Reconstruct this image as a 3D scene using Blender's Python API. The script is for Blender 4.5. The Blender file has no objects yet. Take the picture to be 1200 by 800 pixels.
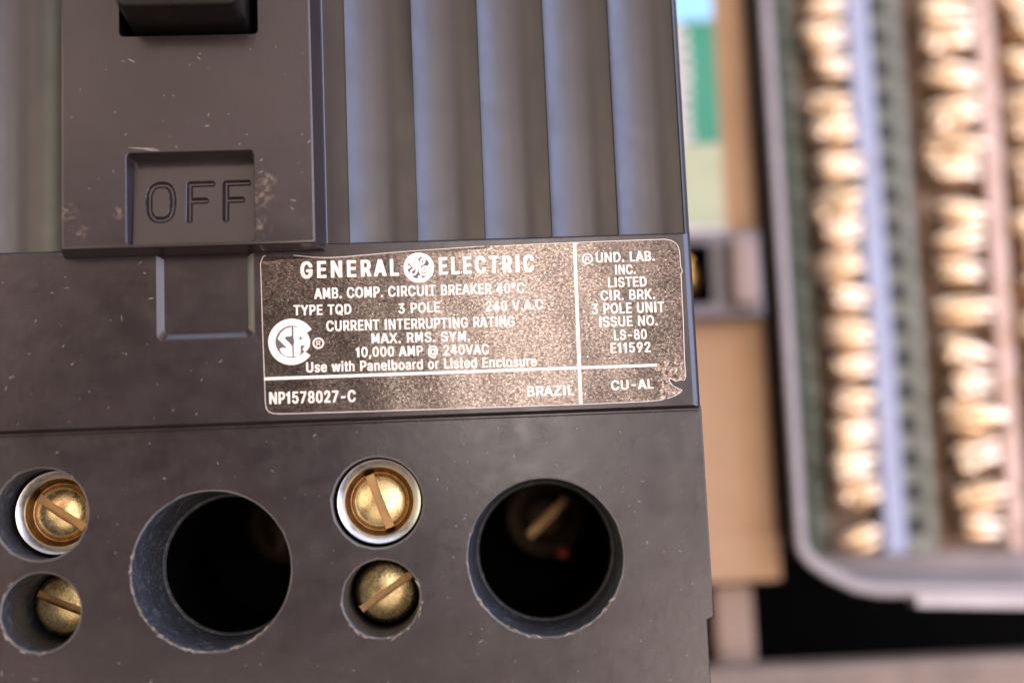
import bpy, bmesh, math, random
from mathutils import Matrix, Vector
random.seed(7)
MM = 0.001
SC = bpy.context.scene
COL = SC.collection

# ------------------------------------------------------------------ camera
cam_d = bpy.data.cameras.new("camera")
cam = bpy.data.objects.new("camera", cam_d)
COL.objects.link(cam)
R = ((0.9978633354, 0.0345493911, -0.0554536148),
     (-0.0510495072, -0.1174194112, -0.9917694438),
     (-0.0407763612, 0.9924812449, -0.1154047959))
M = Matrix(R).to_4x4()
# camera looks along its -Z, R maps camera axes to the world
M.translation = Vector((-27.7039, -136.7479, -7.8874)) * MM
cam.matrix_world = M
cam_d.sensor_width = 36.0
cam_d.lens = 45.0
cam_d.clip_start = 0.005
cam_d.clip_end = 50.0
cam_d.dof.use_dof = True
cam_d.dof.focus_distance = 138.3 * MM
cam_d.dof.aperture_fstop = 6.4
SC.camera = cam

# ------------------------------------------------------------------ world
W = bpy.data.worlds.new("World")
SC.world = W
W.use_nodes = True
nt = W.node_tree
for n in list(nt.nodes):
    nt.nodes.remove(n)
wo = nt.nodes.new("ShaderNodeOutputWorld")
wb = nt.nodes.new("ShaderNodeBackground")
tc = nt.nodes.new("ShaderNodeTexCoord")
dp = nt.nodes.new("ShaderNodeVectorMath"); dp.operation = 'DOT_PRODUCT'
dp.inputs[1].default_value = (0.72, 0.0, 0.69)
rp = nt.nodes.new("ShaderNodeValToRGB")
mr = nt.nodes.new("ShaderNodeMapRange")
mr.inputs[1].default_value = -1; mr.inputs[2].default_value = 1
nt.links.new(tc.outputs['Generated'], dp.inputs[0])
nt.links.new(dp.outputs['Value'], mr.inputs[0])
nt.links.new(mr.outputs[0], rp.inputs[0])
e = rp.color_ramp.elements
e[0].position = 0.0; e[0].color = (0.42, 0.30, 0.21, 1)
e[1].position = 1.0; e[1].color = (0.55, 0.66, 0.95, 1)
k = e.new(0.42); k.color = (0.16, 0.115, 0.09, 1)
k = e.new(0.62); k.color = (0.20, 0.17, 0.17, 1)
nt.links.new(rp.outputs[0], wb.inputs[0])
wb.inputs[1].default_value = 1.0
nt.links.new(wb.outputs[0], wo.inputs[0])

SC.view_settings.view_transform = 'Standard'
SC.view_settings.look = 'None'
SC.view_settings.exposure = 0.0
SC.view_settings.gamma = 1.0


def area(name, loc, target, sx, sy, radiance, color):
    d = bpy.data.lights.new(name, 'AREA')
    d.shape = 'RECTANGLE'
    d.size = sx * MM; d.size_y = sy * MM
    d.energy = radiance * math.pi * sx * sy * MM * MM
    d.color = color
    o = bpy.data.objects.new(name, d)
    COL.objects.link(o)
    o.location = Vector(loc) * MM
    o.rotation_euler = (Vector(target) - Vector(loc)).to_track_quat('-Z', 'Y').to_euler()
    return o


area("sky_window_lamp", (430, -215, 125), (-10, 0, 5), 340, 420, 7.5, (0.58, 0.665, 1.0))
area("sky_above_lamp", (0, -90, 480), (0, 0, 0), 700, 380, 3.2, (0.74, 0.84, 1.0))
area("sunlit_doorway_lamp", (46, -1000, 138), (-15, 0, 10), 104, 320, 12.5, (1.0, 0.90, 0.83))
area("sunlit_ground_lamp", (60, -850, -400), (0, 0, 0), 1100, 540, 1.7, (1.0, 0.80, 0.68))
area("sunlit_yard_lamp", (430, -740, 60), (0, 0, 10), 460, 600, 5.0, (0.98, 0.84, 0.84))
area("box_fill_lamp", (245, -850, -215), (10, 0, 0), 220, 330, 5.0, (1.0, 0.80, 0.68))  # added lamp with no known source, brightens the tan box
area("shop_wall_lamp", (-40, -760, 405), (0, 0, 10), 1000, 430, 1.8, (1.0, 0.76, 0.62))
area("warm_wall_lamp", (-600, -560, 90), (-30, 0, 10), 620, 480, 3.0, (1.0, 0.78, 0.64))
area("garden_window_lamp", (-480, -160, 60), (-60, 0, 30), 160, 420, 2.2, (0.80, 0.95, 0.66))

# ------------------------------------------------------------------ helpers
WLOC = {}


class MB:
    """collects vertices in millimetres, links them as one mesh object"""

    def __init__(self):
        self.v = []; self.f = []; self.m = []; self.flat = set()

    def add(self, verts, faces, mi=0):
        b = len(self.v)
        self.v += [tuple(p) for p in verts]
        self.f += [tuple(i + b for i in f) for f in faces]
        self.m += [mi] * len(faces)

    def rings(self, rings, mi=0, closed=True, cap_end=False, cap_start=False):
        n = len(rings[0]); fs = []
        for k in range(len(rings) - 1):
            for i in range(n if closed else n - 1):
                j = (i + 1) % n
                fs.append((k * n + i, k * n + j, (k + 1) * n + j, (k + 1) * n + i))
        if cap_end:
            fs.append(tuple((len(rings) - 1) * n + i for i in range(n)))
        if cap_start:
            fs.append(tuple(range(n)))
        self.add([p for r in rings for p in r], fs, mi)

    def box(self, x0, x1, y0, y1, z0, z1, ch=0.0, mi=0):
        """box with chamfered long edges on every side"""
        c = ch
        def ring(y, d):
            return [(x0 + d, y, z0 + c + d * 0), (x0 + d, y, z1 - c), (x0 + c + d, y, z1 - d), (x1 - c - d, y, z1 - d),
                    (x1 - d, y, z1 - c), (x1 - d, y, z0 + c), (x1 - c - d, y, z0 + d), (x0 + c + d, y, z0 + d)]
        if c <= 0:
            P = [(x, y, z) for y in (y0, y1) for x, z in ((x0, z0), (x0, z1), (x1, z1), (x1, z0))]
            self.add(P, [(0, 1, 2, 3), (7, 6, 5, 4), (0, 4, 5, 1), (1, 5, 6, 2), (2, 6, 7, 3), (3, 7, 4, 0)], mi)
            return
        self.rings([ring(y0, c), ring(y0 + c * 0.3, c * 0.3), ring(y0 + c, 0), ring(y1 - c, 0), ring(y1, c)], mi,
                   cap_end=True, cap_start=True)

    def build(self, name, mats, parent=None, sharp=22, solid=True, loc=None, rot=None):
        xs = [p[0] for p in self.v]; ys = [p[1] for p in self.v]; zs = [p[2] for p in self.v]
        c = Vector(((min(xs) + max(xs)) / 2, (min(ys) + max(ys)) / 2, (min(zs) + max(zs)) / 2))
        if loc is not None:
            c = Vector(loc)
        me = bpy.data.meshes.new(name)
        me.from_pydata([((x - c.x) * MM, (y - c.y) * MM, (z - c.z) * MM) for x, y, z in self.v], [], self.f)
        if not isinstance(mats, (list, tuple)):
            mats = [mats]
        for mt in mats:
            me.materials.append(mt)
        for p, mi in zip(me.polygons, self.m):
            p.material_index = mi
            p.use_smooth = True
        bm = bmesh.new(); bm.from_mesh(me)
        bmesh.ops.remove_doubles(bm, verts=bm.verts, dist=2e-7)
        if solid:
            bmesh.ops.recalc_face_normals(bm, faces=bm.faces)
        bm.to_mesh(me); bm.free()
        me.set_sharp_from_angle(angle=math.radians(sharp))
        if self.flat:                      # moulded front faces stay truly flat
            for p in me.polygons:
                if p.normal.y < -0.99995:
                    p.use_smooth = False
        o = bpy.data.objects.new(name, me)
        COL.objects.link(o)
        if parent:
            o.parent = parent
            o.location = (c - WLOC[parent]) * MM
        else:
            o.location = c * MM
        if rot:
            o.rotation_euler = rot
        WLOC[o] = c
        return o


def thing(name, label, cat, loc, group=None, rot=None):
    o = bpy.data.objects.new(name, None)
    o.empty_display_size = 0.01
    COL.objects.link(o)
    o.location = Vector(loc) * MM
    WLOC[o] = Vector(loc)
    o["label"] = label; o["category"] = cat
    if group:
        o["group"] = group
    if rot:
        o.rotation_euler = rot
    return o


def circ(cx, cz, r, y, n=96, jit=0.0, rnd=None):
    out = []
    for i in range(n):
        a = 2 * math.pi * i / n
        rr = r + (rnd[i] * jit if rnd else 0)
        out.append((cx + rr * math.cos(a), y, cz + rr * math.sin(a)))
    return out


def rrect(x0, x1, z0, z1, r, y, n=6):
    out = []
    for cx, cz, a0 in ((x1 - r, z1 - r, 0), (x0 + r, z1 - r, 90), (x0 + r, z0 + r, 180), (x1 - r, z0 + r, 270)):
        for i in range(n + 1):
            a = math.radians(a0 + 90 * i / n)
            out.append((cx + r * math.cos(a), y, cz + r * math.sin(a)))
    return out


def inset(poly, d):
    """inset of a counter-clockwise polygon [(x,z)]"""
    n = len(poly); out = []
    for i in range(n):
        p0 = Vector(poly[i - 1]); p1 = Vector(poly[i]); p2 = Vector(poly[(i + 1) % n])
        d1 = (p1 - p0).normalized(); d2 = (p2 - p1).normalized()
        n1 = Vector((-d1.y, d1.x)); n2 = Vector((-d2.y, d2.x))
        b = n1 + n2
        b = b / max(b.dot(n1), 0.2)
        out.append((p1.x + b.x * d, p1.y + b.y * d))
    return out


def flat_fill(loops, y):
    """triangulated planar face with holes, loops of (x,y,z)"""
    bm = bmesh.new(); es = []
    for lp in loops:
        vs = [bm.verts.new((p[0], p[2], 0)) for p in lp]
        for i in range(len(vs)):
            es.append(bm.edges.new((vs[i], vs[(i + 1) % len(vs)])))
    bmesh.ops.triangle_fill(bm, use_beauty=True, use_dissolve=False, edges=es, normal=(0, 0, 1))
    bm.verts.index_update()
    V = [(v.co.x, y, v.co.y) for v in bm.verts]
    F = [tuple(v.index for v in f.verts) for f in bm.faces]
    bm.free()
    return V, F


CH = ((1.0, 0.0), (0.55, 0.12), (0.24, 0.36), (0.07, 0.68), (0.0, 1.0))   # (inset, depth) of a rounded edge


def plate(mb, outline, yf, yb, ch, holes=(), mi=0, right=0.0):
    """flat front with rounded edge, sides back to yb; holes = list of ring lists, ring 0 lying in the front plane"""
    rs = []
    for a, b in CH:
        row = []
        for x, z in inset(outline, ch * a):
            e_ = right if x > -1.2 else 0.0          # the wider bevel down the right-hand edge
            row.append((x - e_ * a, yf + ch * b + e_ * 0.62 * (1 - a), z))
        rs.append(row)
    rs.append([(x, yb, z) for x, z in outline])
    mb.rings(rs, mi, cap_end=True)
    V, F = flat_fill([rs[0]] + [h[0] for h in holes], yf)
    mb.flat.update(range(len(mb.f), len(mb.f) + len(F)))
    mb.add(V, F, mi)


# ------------------------------------------------------------------ materials
def mat(name):
    m = bpy.data.materials.new(name)
    m.use_nodes = True
    t = m.node_tree
    b = t.nodes.get("Principled BSDF")
    return m, t, b


def node(t, kind, **kw):
    n = t.nodes.new(kind)
    for a, v in kw.items():
        setattr(n, a, v)
    return n


def pos_mm(t, scale=(1, 1, 1)):
    g = node(t, "ShaderNodeNewGeometry")
    m = node(t, "ShaderNodeVectorMath", operation='MULTIPLY')
    m.inputs[1].default_value = tuple(s / MM for s in scale)
    t.links.new(g.outputs['Position'], m.inputs[0])
    return m.outputs[0]


def obj_mm(t, scale=(1, 1, 1)):
    g = node(t, "ShaderNodeTexCoord")
    m = node(t, "ShaderNodeVectorMath", operation='MULTIPLY')
    m.inputs[1].default_value = tuple(s / MM for s in scale)
    t.links.new(g.outputs['Object'], m.inputs[0])
    return m.outputs[0]


def noise(t, vec, scale, detail=3, rough=0.55, dist=0.0):
    n = node(t, "ShaderNodeTexNoise")
    n.inputs['Scale'].default_value = scale
    n.inputs['Detail'].default_value = detail
    n.inputs['Roughness'].default_value = rough
    n.inputs['Distortion'].default_value = dist
    t.links.new(vec, n.inputs['Vector'])
    return n.outputs['Fac']


def ramp(t, fac, stops):
    r = node(t, "ShaderNodeValToRGB")
    el = r.color_ramp.elements
    while len(el) < len(stops):
        el.new(0.5)
    for q, (p, c) in zip(el, stops):
        q.position = p
        q.color = (c, c, c, 1) if isinstance(c, (int, float)) else (*c, 1)
    t.links.new(fac, r.inputs[0])
    return r.outputs[0]


def mix(t, fac, a, b):
    m = node(t, "ShaderNodeMix", data_type='RGBA')
    for sock, v in ((m.inputs[0], fac), (m.inputs[6], a), (m.inputs[7], b)):
        if hasattr(v, 'links'):
            t.links.new(v, sock)
        else:
            sock.default_value = (*v, 1) if isinstance(v, tuple) else v
    return m.outputs[2]


def math_n(t, op, a, b=None):
    m = node(t, "ShaderNodeMath", operation=op)
    for i, v in enumerate((a, b)):
        if v is None:
            continue
        if hasattr(v, 'links'):
            t.links.new(v, m.inputs[i])
        else:
            m.inputs[i].default_value = v
    return m.outputs[0]


def bump(t, b, h, strength, dist_mm):
    n = node(t, "ShaderNodeBump")
    n.inputs['Strength'].default_value = strength
    n.inputs['Distance'].default_value = dist_mm * MM
    t.links.new(h, n.inputs['Height'])
    t.links.new(n.outputs[0], b.inputs['Normal'])


def plastic(name, c0, c1, dust, r0, r1, grain=0.35, residue=()):
    m, t, b = mat(name)
    p = pos_mm(t)
    big = noise(t, p, 0.075, 4, 0.6)
    mid = noise(t, p, 0.45, 5, 0.65)
    base = mix(t, ramp(t, big, [(0.32, 0.0), (0.7, 1.0)]), c0, c1)
    # dust that clings in fine specks and smears
    spk = ramp(t, noise(t, p, 3.2, 4, 0.7), [(0.66, 0.0), (0.78, 1.0)])
    zone = ramp(t, mid, [(0.45, 0.0), (0.72, 1.0)])
    dfac = math_n(t, 'MULTIPLY', spk, zone)
    dfac = math_n(t, 'MULTIPLY', dfac, 0.5)
    base = mix(t, dfac, base, dust)
    for (cx, cy, cz, rad) in residue:
        d = node(t, "ShaderNodeVectorMath", operation='DISTANCE')
        t.links.new(p, d.inputs[0]); d.inputs[1].default_value = (cx, cy, cz)
        fall = node(t, "ShaderNodeMapRange")
        fall.inputs[1].default_value = rad; fall.inputs[2].default_value = rad * 0.15
        t.links.new(d.outputs['Value'], fall.inputs[0])
        q = math_n(t, 'MULTIPLY', fall.outputs[0], ramp(t, noise(t, p, 1.7, 4, 0.65), [(0.5, 0.0), (0.58, 1.0)]))
        base = mix(t, math_n(t, 'MULTIPLY', q, 0.26), base, (0.33, 0.25, 0.185))
    t.links.new(base, b.inputs['Base Color'])
    smud = math_n(t, 'ADD', math_n(t, 'MULTIPLY', mid, 0.45), math_n(t, 'MULTIPLY', noise(t, p, 0.22, 6, 0.68, 0.3), 0.55))
    sm = ramp(t, smud, [(0.40, r0), (0.62, r1)])
    t.links.new(sm, b.inputs['Roughness'])
    gr = noise(t, p, 9.0, 3, 0.6)
    lo = noise(t, p, 0.9, 3, 0.5)
    hh = math_n(t, 'ADD', math_n(t, 'MULTIPLY', gr, 0.10), math_n(t, 'MULTIPLY', lo, 0.5))
    bump(t, b, hh, grain * 0.7, 0.10)
    b.inputs['Specular IOR Level'].default_value = 0.55
    return m


M_case = plastic("phenolic_case", (0.0130, 0.0080, 0.0100), (0.0220, 0.0145, 0.0170), (0.14, 0.12, 0.105), 0.20, 0.27,
                 residue=((-45.9, -4, 23.8, 1.9), (-46.2, -4, 20.6, 1.5), (-45.2, -4, 25.6, 1.1), (-64.8, -4, 20.8, 1.2), (-60.6, -4, 22.5, .9), (-66, -4, 22.6, 1.3)))
M_flute = plastic("fluted_phenolic", (0.0165, 0.0128, 0.0140), (0.026, 0.0205, 0.0212), (0.14, 0.12, 0.105), 0.33, 0.42, 0.3)
M_base = plastic("phenolic_base", (0.0126, 0.0080, 0.0103), (0.0215, 0.0148, 0.0175), (0.14, 0.125, 0.115), 0.20, 0.28)
M_rim = plastic("chipped_rim", (0.018, 0.016, 0.016), (0.11, 0.105, 0.10), (0.45, 0.42, 0.38), 0.4, 0.65, 0.8)
m, t, b_ = mat("scraped_bore")
p_ = pos_mm(t)
fl_n = math_n(t, 'MULTIPLY', ramp(t, noise(t, p_, 0.8, 8, 0.8, 1.2), [(0.52, 0.0), (0.70, 1.0)]), 0.45)
t.links.new(mix(t, fl_n, mix(t, noise(t, p_, 0.5, 3), (0.012, 0.0125, 0.015), (0.032, 0.034, 0.040)), (0.24, 0.25, 0.27)), b_.inputs['Base Color'])
b_.inputs['Roughness'].default_value = 0.5
bump(t, b_, noise(t, p_, 2.2, 5, 0.7), 0.8, 0.2)
M_bore = m
M_handle = plastic("black_handle", (0.005, 0.004, 0.0035), (0.008, 0.0065, 0.006), (0.03, 0.025, 0.02), 0.35, 0.5)
M_handle.node_tree.nodes['Principled BSDF'].inputs['Specular IOR Level'].default_value = 0.2
M_pit_shade = plastic("recess_shade", (0.0015, 0.0015, 0.0015), (0.002, 0.002, 0.002), (0.004, 0.004, 0.004), 0.7, 0.9)  # near-black colour paints deep shade into the holes and slots
M_pit_shade.node_tree.nodes['Principled BSDF'].inputs['Specular IOR Level'].default_value = 0.06


def metal(name, c0, c1, r0, r1, nscale=1.3, bumpy=0.15, dirt_shade=None):
    m, t, b = mat(name)
    p = pos_mm(t)
    n = noise(t, p, nscale, 4, 0.6)
    c = mix(t, ramp(t, n, [(0.3, 0.0), (0.7, 1.0)]), c0, c1)
    if dirt_shade:
        c = mix(t, ramp(t, noise(t, p, nscale * 0.6, 4, 0.7), [(0.52, 0.0), (0.72, 0.85)]), c, dirt_shade)
    t.links.new(c, b.inputs['Base Color'])
    b.inputs['Metallic'].default_value = 1.0
    t.links.new(ramp(t, noise(t, p, nscale * 2.2, 3), [(0.3, r0), (0.7, r1)]), b.inputs['Roughness'])
    bump(t, b, noise(t, p, nscale * 5, 3), bumpy, 0.08)
    return m


M_groove_shade = metal('groove_wall_shade', (0.09, 0.05, 0.025), (0.05, 0.03, 0.018), 0.4, 0.6)  # dark tone paints in the shading of the lower screws' slot walls
M_bowl = metal('bowl_stain_slot_shade', (0.24, 0.14, 0.065), (0.15, 0.085, 0.04), 0.3, 0.5)  # brown stained cup; also paints the shading of the upper slot walls
M_lug = metal('dull_lug', (0.06, 0.045, 0.03), (0.09, 0.06, 0.04), 0.4, 0.6)
M_brass = metal("yellow_zinc_screw", (0.60, 0.44, 0.19), (0.46, 0.41, 0.25), 0.18, 0.36, 0.9, 0.22, (0.34, 0.17, 0.06))
M_copper = metal("coppery_slot", (0.30, 0.18, 0.085), (0.24, 0.15, 0.07), 0.3, 0.5)
M_zinc = metal("bright_zinc_collar", (0.46, 0.455, 0.46), (0.52, 0.48, 0.43), 0.28, 0.45, 0.8, 0.12)
M_gold = metal("gold_clamp", (0.68, 0.50, 0.33), (0.54, 0.39, 0.25), 0.22, 0.40, 0.35, 0.3, (0.30, 0.19, 0.10))  # last, darker tone paints the clamps' shadow colour in random blotches
M_bar = None
M_pinkbar = None


def paint(name, c0, c1, r=0.5, scale=0.2, spec=0.5, bumpy=0.2):
    m, t, b = mat(name)
    p = pos_mm(t)
    c = mix(t, ramp(t, noise(t, p, scale, 5, 0.6), [(0.3, 0.0), (0.7, 1.0)]), c0, c1)
    t.links.new(c, b.inputs['Base Color'])
    b.inputs['Roughness'].default_value = r
    b.inputs['Specular IOR Level'].default_value = spec
    bump(t, b, noise(t, p, scale * 12, 3), bumpy, 0.15)
    return m


M_tray = paint("grey_tray_paint", (0.225, 0.19, 0.185), (0.28, 0.24, 0.23), 0.45)
M_traylip = paint("lit_tray_lip", (0.42, 0.37, 0.36), (0.50, 0.44, 0.42), 0.45)  # paler copy of the tray colour, paints in the light on the flange
M_bar = paint("lilac_grey_plating", (0.29, 0.31, 0.41), (0.25, 0.27, 0.36), 0.5, 0.3)
M_pinkbar = paint("dull_pink_copper", (0.56, 0.40, 0.33), (0.48, 0.33, 0.27), 0.5, 0.3)
M_green = paint("grey_green_plastic", (0.13, 0.14, 0.105), (0.18, 0.185, 0.145), 0.5)
M_dkgreen = paint("dark_green_plastic", (0.045, 0.06, 0.04), (0.075, 0.09, 0.06), 0.55)
M_slot = paint("notch_dark", (0.012, 0.011, 0.008), (0.02, 0.018, 0.012), 0.7)
M_brown = paint("tarnished_brown", (0.17, 0.10, 0.06), (0.24, 0.15, 0.09), 0.5)
M_card = paint("tan_cardboard", (0.39, 0.24, 0.135), (0.46, 0.285, 0.165), 0.75, 0.08, 0.3)
M_white = paint("white_print", (0.56, 0.51, 0.47), (0.64, 0.58, 0.54), 0.5)
M_teal = paint("green_print", (0.008, 0.19, 0.105), (0.014, 0.23, 0.13), 0.45)
M_cyan = paint("blue_print", (0.25, 0.58, 0.82), (0.30, 0.62, 0.85), 0.45)
M_pale = paint("pale_green_print", (0.34, 0.36, 0.21), (0.42, 0.43, 0.27), 0.5)
M_grey = paint("purple_grey_plastic", (0.10, 0.085, 0.09), (0.13, 0.11, 0.115), 0.45)
M_beige = paint("pinkish_beige_plastic", (0.21, 0.145, 0.115), (0.26, 0.18, 0.145), 0.5)
M_orange = metal("orange_brass", (0.95, 0.58, 0.16), (0.85, 0.48, 0.12), 0.3, 0.45)
M_wood = paint("worn_brown_board", (0.16, 0.115, 0.09), (0.23, 0.17, 0.13), 0.7, 0.15)
M_gap_shade = paint("gap_shade_black", (0.003, 0.0025, 0.002), (0.005, 0.004, 0.003), 0.95, 0.2, 0.02)  # near-black back wall colour stands in for the shade of the shelf gap
M_floor = paint("dark_bench", (0.05, 0.04, 0.035), (0.075, 0.06, 0.05), 0.7, 0.05)
M_red = paint("red_wire", (0.55, 0.05, 0.02), (0.6, 0.07, 0.03), 0.5)


def label_mat():
    m, t, b = mat("label_foil_ink")
    p = pos_mm(t, (0.62, 1, 1.0))
    q = pos_mm(t)
    g = noise(t, p, 4.6, 3, 0.62, 0.5)
    g2 = noise(t, q, 1.1, 3, 0.6)
    c = mix(t, ramp(t, g, [(0.38, 0.0), (0.66, 1.0)]), (0.050, 0.038, 0.034), (0.20, 0.160, 0.138))
    # ink rubbed through to the bare foil
    rub = math_n(t, 'MULTIPLY', ramp(t, noise(t, p, 6.5, 4, 0.7), [(0.57, 0.0), (0.66, 1.0)]), ramp(t, g2, [(0.35, 0.15), (0.65, 0.9)]))
    c = mix(t, math_n(t, 'MULTIPLY', rub, 0.75), c, (0.74, 0.63, 0.54))
    t.links.new(c, b.inputs['Base Color'])
    b.inputs['Metallic'].default_value = 0.85
    t.links.new(ramp(t, g2, [(0.3, 0.13), (0.7, 0.20)]), b.inputs['Roughness'])
    h = noise(t, p, 4.6, 3, 0.6, 0.8)
    bump(t, b, h, 0.30, 0.042)
    return m


M_label = label_mat()
m_, t_, b_ = mat("label_print")
c_ = mix(t_, ramp(t_, noise(t_, pos_mm(t_), 5.0, 4, 0.7), [(0.52, 0.0), (0.74, 0.45)]), (0.72, 0.645, 0.59), (0.46, 0.36, 0.30))
t_.links.new(c_, b_.inputs['Base Color'])
b_.inputs['Roughness'].default_value = 0.42
bump(t_, b_, noise(t_, pos_mm(t_), 4.0, 3), 0.25, 0.05)
M_print = m_
m_, t_, b_ = mat("label_dark_ink")
b_.inputs['Base Color'].default_value = (0.075, 0.06, 0.06, 1)
b_.inputs['Roughness'].default_value = 0.45
M_ink = m_
M_lint = paint("pale_scratch", (0.20, 0.17, 0.145), (0.30, 0.26, 0.22), 0.6)

# ------------------------------------------------------------------ setting
mb = MB(); mb.box(-700, 700, -30, 900, -84, -80)
fl = mb.build("bench_top", M_floor); fl["kind"] = "structure"
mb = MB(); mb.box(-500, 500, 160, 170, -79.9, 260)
bw = mb.build("back_wall", M_gap_shade); bw["kind"] = "structure"

# ------------------------------------------------------------------ circuit breaker
BK = thing("circuit_breaker", "dark brown moulded circuit breaker switched off, with a foil rating label and brass terminal screws", "circuit breaker",
           (-52.4, 30, -80))

BIG = [(-17.4, -15.0), (-52.4, -14.9), (-87.4, -14.9)]
BIGBACK = [(-16.75, -14.75), (-51.6, -14.75), (-87.0, -14.7)]
TOPS = [(-34.95, -8.55, 1.0), (-69.85, -8.35, 4.0)]
LOWS = [(-34.85, -18.55), (-69.85, -18.4)]


def jitter(n, amp):
    return [amp * q for q in jitter_(n)]


def jitter_(n):
    a = [random.uniform(-1, 1) for _ in range(n)]
    for _ in range(2):
        a = [(a[i - 1] + 2 * a[i] + a[(i + 1) % n]) / 4 for i in range(n)]
    k = 0
    while k < n:                       # a few small chips out of the edge
        if random.random() < 0.035:
            for q in range(random.randint(2, 5)):
                a[(k + q) % n] += random.uniform(0.8, 2.2)
            k += 5
        k += 1
    return a


def bore(mb, x, z, r, y_end, xb=None, zb=None, rb=None, chamber=None, n=128, rough=0.05):
    xb = x if xb is None else xb; zb = z if zb is None else zb; rb = rb or r
    j = jitter(n, 1.0)
    front = circ(x, z, r + 0.20, 0, n, rough * 1.6, j)
    r1 = circ(x, z, r + 0.06, 0.05, n, rough, j)
    r2 = circ(x, z, r, 0.22, n, rough * 0.5, j)
    rr = [front, r1, r2]
    mb.rings(rr, 1)
    w = [r2]
    for k in range(1, 7):
        u = k / 6
        w.append(circ(x + (xb - x) * u, z + (zb - z) * u, r + (rb - r) * u, 0.22 + (y_end - 0.22) * u, n))
    mb.rings(w, 3)
    if chamber:
        last = w[-1]
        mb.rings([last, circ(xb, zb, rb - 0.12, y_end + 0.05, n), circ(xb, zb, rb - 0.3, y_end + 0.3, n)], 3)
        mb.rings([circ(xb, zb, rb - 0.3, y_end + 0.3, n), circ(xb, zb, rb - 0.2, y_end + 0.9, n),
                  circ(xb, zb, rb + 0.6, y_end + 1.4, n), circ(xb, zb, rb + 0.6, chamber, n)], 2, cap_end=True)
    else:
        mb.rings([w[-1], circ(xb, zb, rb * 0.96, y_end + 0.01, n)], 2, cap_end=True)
    return [front]


mb = MB()
holes = []
for (x, z), (xb, zb) in zip(BIG, BIGBACK):
    holes.append(bore(mb, x, z, 8.2, 9.0, xb, zb, 7.75, 42, 240, 0.028))
for x, z, d in TOPS:
    holes.append(bore(mb, x, z, 4.72, 11.0, x, z, 4.62, None, 160, 0.03))
for x, z in LOWS:
    holes.append(bore(mb, x, z, 3.98, 12.5, x, z, 3.8, None, 160, 0.05))
out = [(-105, -79.5), (-0.56, -79.5), (-0.56, -22.3), (0.17, -22.0), (0.12, 0.35), (-105, 0.35)]
plate(mb, out, 0.0, 45, 0.16, holes)
mb.box(-105, -0.25, 1.6, 45, 0.5, 80, 0.3)
base = mb.build("base", [M_base, M_rim, M_pit_shade, M_bore], BK)

# label plate (cover) with the shallow slot
mb = MB()
sl = []
for off, y in ((0.0, -1.0), (0.10, -0.97), (0.62, -0.62), (0.74, -0.55)):
    sl.append(rrect(-57.6 + off, -47.3 - off, 9.2 + off, 19.0, 0.75, y, 8))
mb.rings(sl, 0, cap_end=True)
cov = [(-105, 0.12), (-0.18, 0.12), (-0.10, 0.4), (-0.16, 19.25), (-105, 19.25)]
plate(mb, cov, -1.0, 1.5, 0.30, [[sl[0]]], right=0.55)
# lip along the lower edge
mb.box(-105, -0.24, -0.42, 0.9, -0.16, 0.14, 0.07)
cover = mb.build("cover", M_case, BK)


# fluted panels
def flutes(x0, sgn, n, w, z0, z1, mbx):
    prof = []
    dep = 1.15
    Rr = (w * w / 4 + dep * dep) / (2 * dep)
    prof.append((x0 - sgn * 2.75, -0.62)); prof.append((x0 - sgn * 0.25, -0.66)); prof.append((x0, -0.78))
    for k in range(n):
        a = x0 + sgn * w * k
        for i in range(1, 25):
            u = i / 24
            xx = w * u - w / 2
            y = -0.78 + math.sqrt(Rr * Rr - xx * xx) - (Rr - dep) + 0.55 * u
            prof.append((a + sgn * w * u, y))
        prof.append((a + sgn * (w + 0.05), -0.78))
    e = x0 + sgn * w * n
    if sgn > 0:
        prof += [(e + 0.10, -0.75), (e + 0.28, -0.62), (e + 0.55, -0.32), (e + 0.68, -0.05), (e + 0.70, 1.55)]
    rings_ = [[(x, y, z0) for x, y in prof], [(x, y, z1) for x, y in prof]]
    mbx.rings(rings_, 0, closed=False)


mb = MB(); flutes(-37.05, 1, 5, 7.25, 19.0, 79, mb)
fr = mb.build("fluted_panel", M_flute, BK, sharp=25, solid=False)
mb = MB(); flutes(-67.55, -1, 5, 7.33, 18.8, 79, mb)
fl2 = mb.build("fluted_panel", M_flute, BK, sharp=25, solid=False)

# handle housing
mb = MB()
HB = [(-67.1, 18.35), (-39.75, 18.35), (-39.75, 79), (-67.1, 79)]
HT = [(-66.75, 18.62), (-40.35, 18.62), (-40.35, 79), (-66.75, 79)]
rs = [[(x, -0.5, z) for x, z in inset(HB, -0.45)], [(x, -0.68, z) for x, z in inset(HB, -0.22)], [(x, -0.85, z) for x, z in inset(HB, -0.08)], [(x, -1.15, z) for x, z in inset(HB, 0.02)]]
for a, b in reversed(CH):
    rs.append([(x, -4.0 + 0.36 * b, z) for x, z in inset(HT, 0.36 * a)])
mb.rings(rs, 0)
rec = []
for off, y in ((0.0, -4.0), (0.07, -3.95), (0.14, -3.8), (0.42, -1.6)):
    rec.append(rrect(-60.0 + off, -46.65 - off * 0.7, 18.98 + off * 0.5, 28.85 - off, 0.45, y, 6))
mb.rings(rec, 0)
slot = []
for off, y in ((0.0, -4.0), (0.1, -3.93), (0.22, -3.6), (0.30, 0.5)):
    slot.append(rrect(-60.6 + off, -46.0 - off, 41.4 + off, 60, 0.5, y, 6))
mb.rings(slot, 1, cap_end=True)
V, F = flat_fill([rs[-1], rec[0], slot[0]], -4.0)
mb.flat.add(0)
mb.add(V, F, 0)
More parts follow.
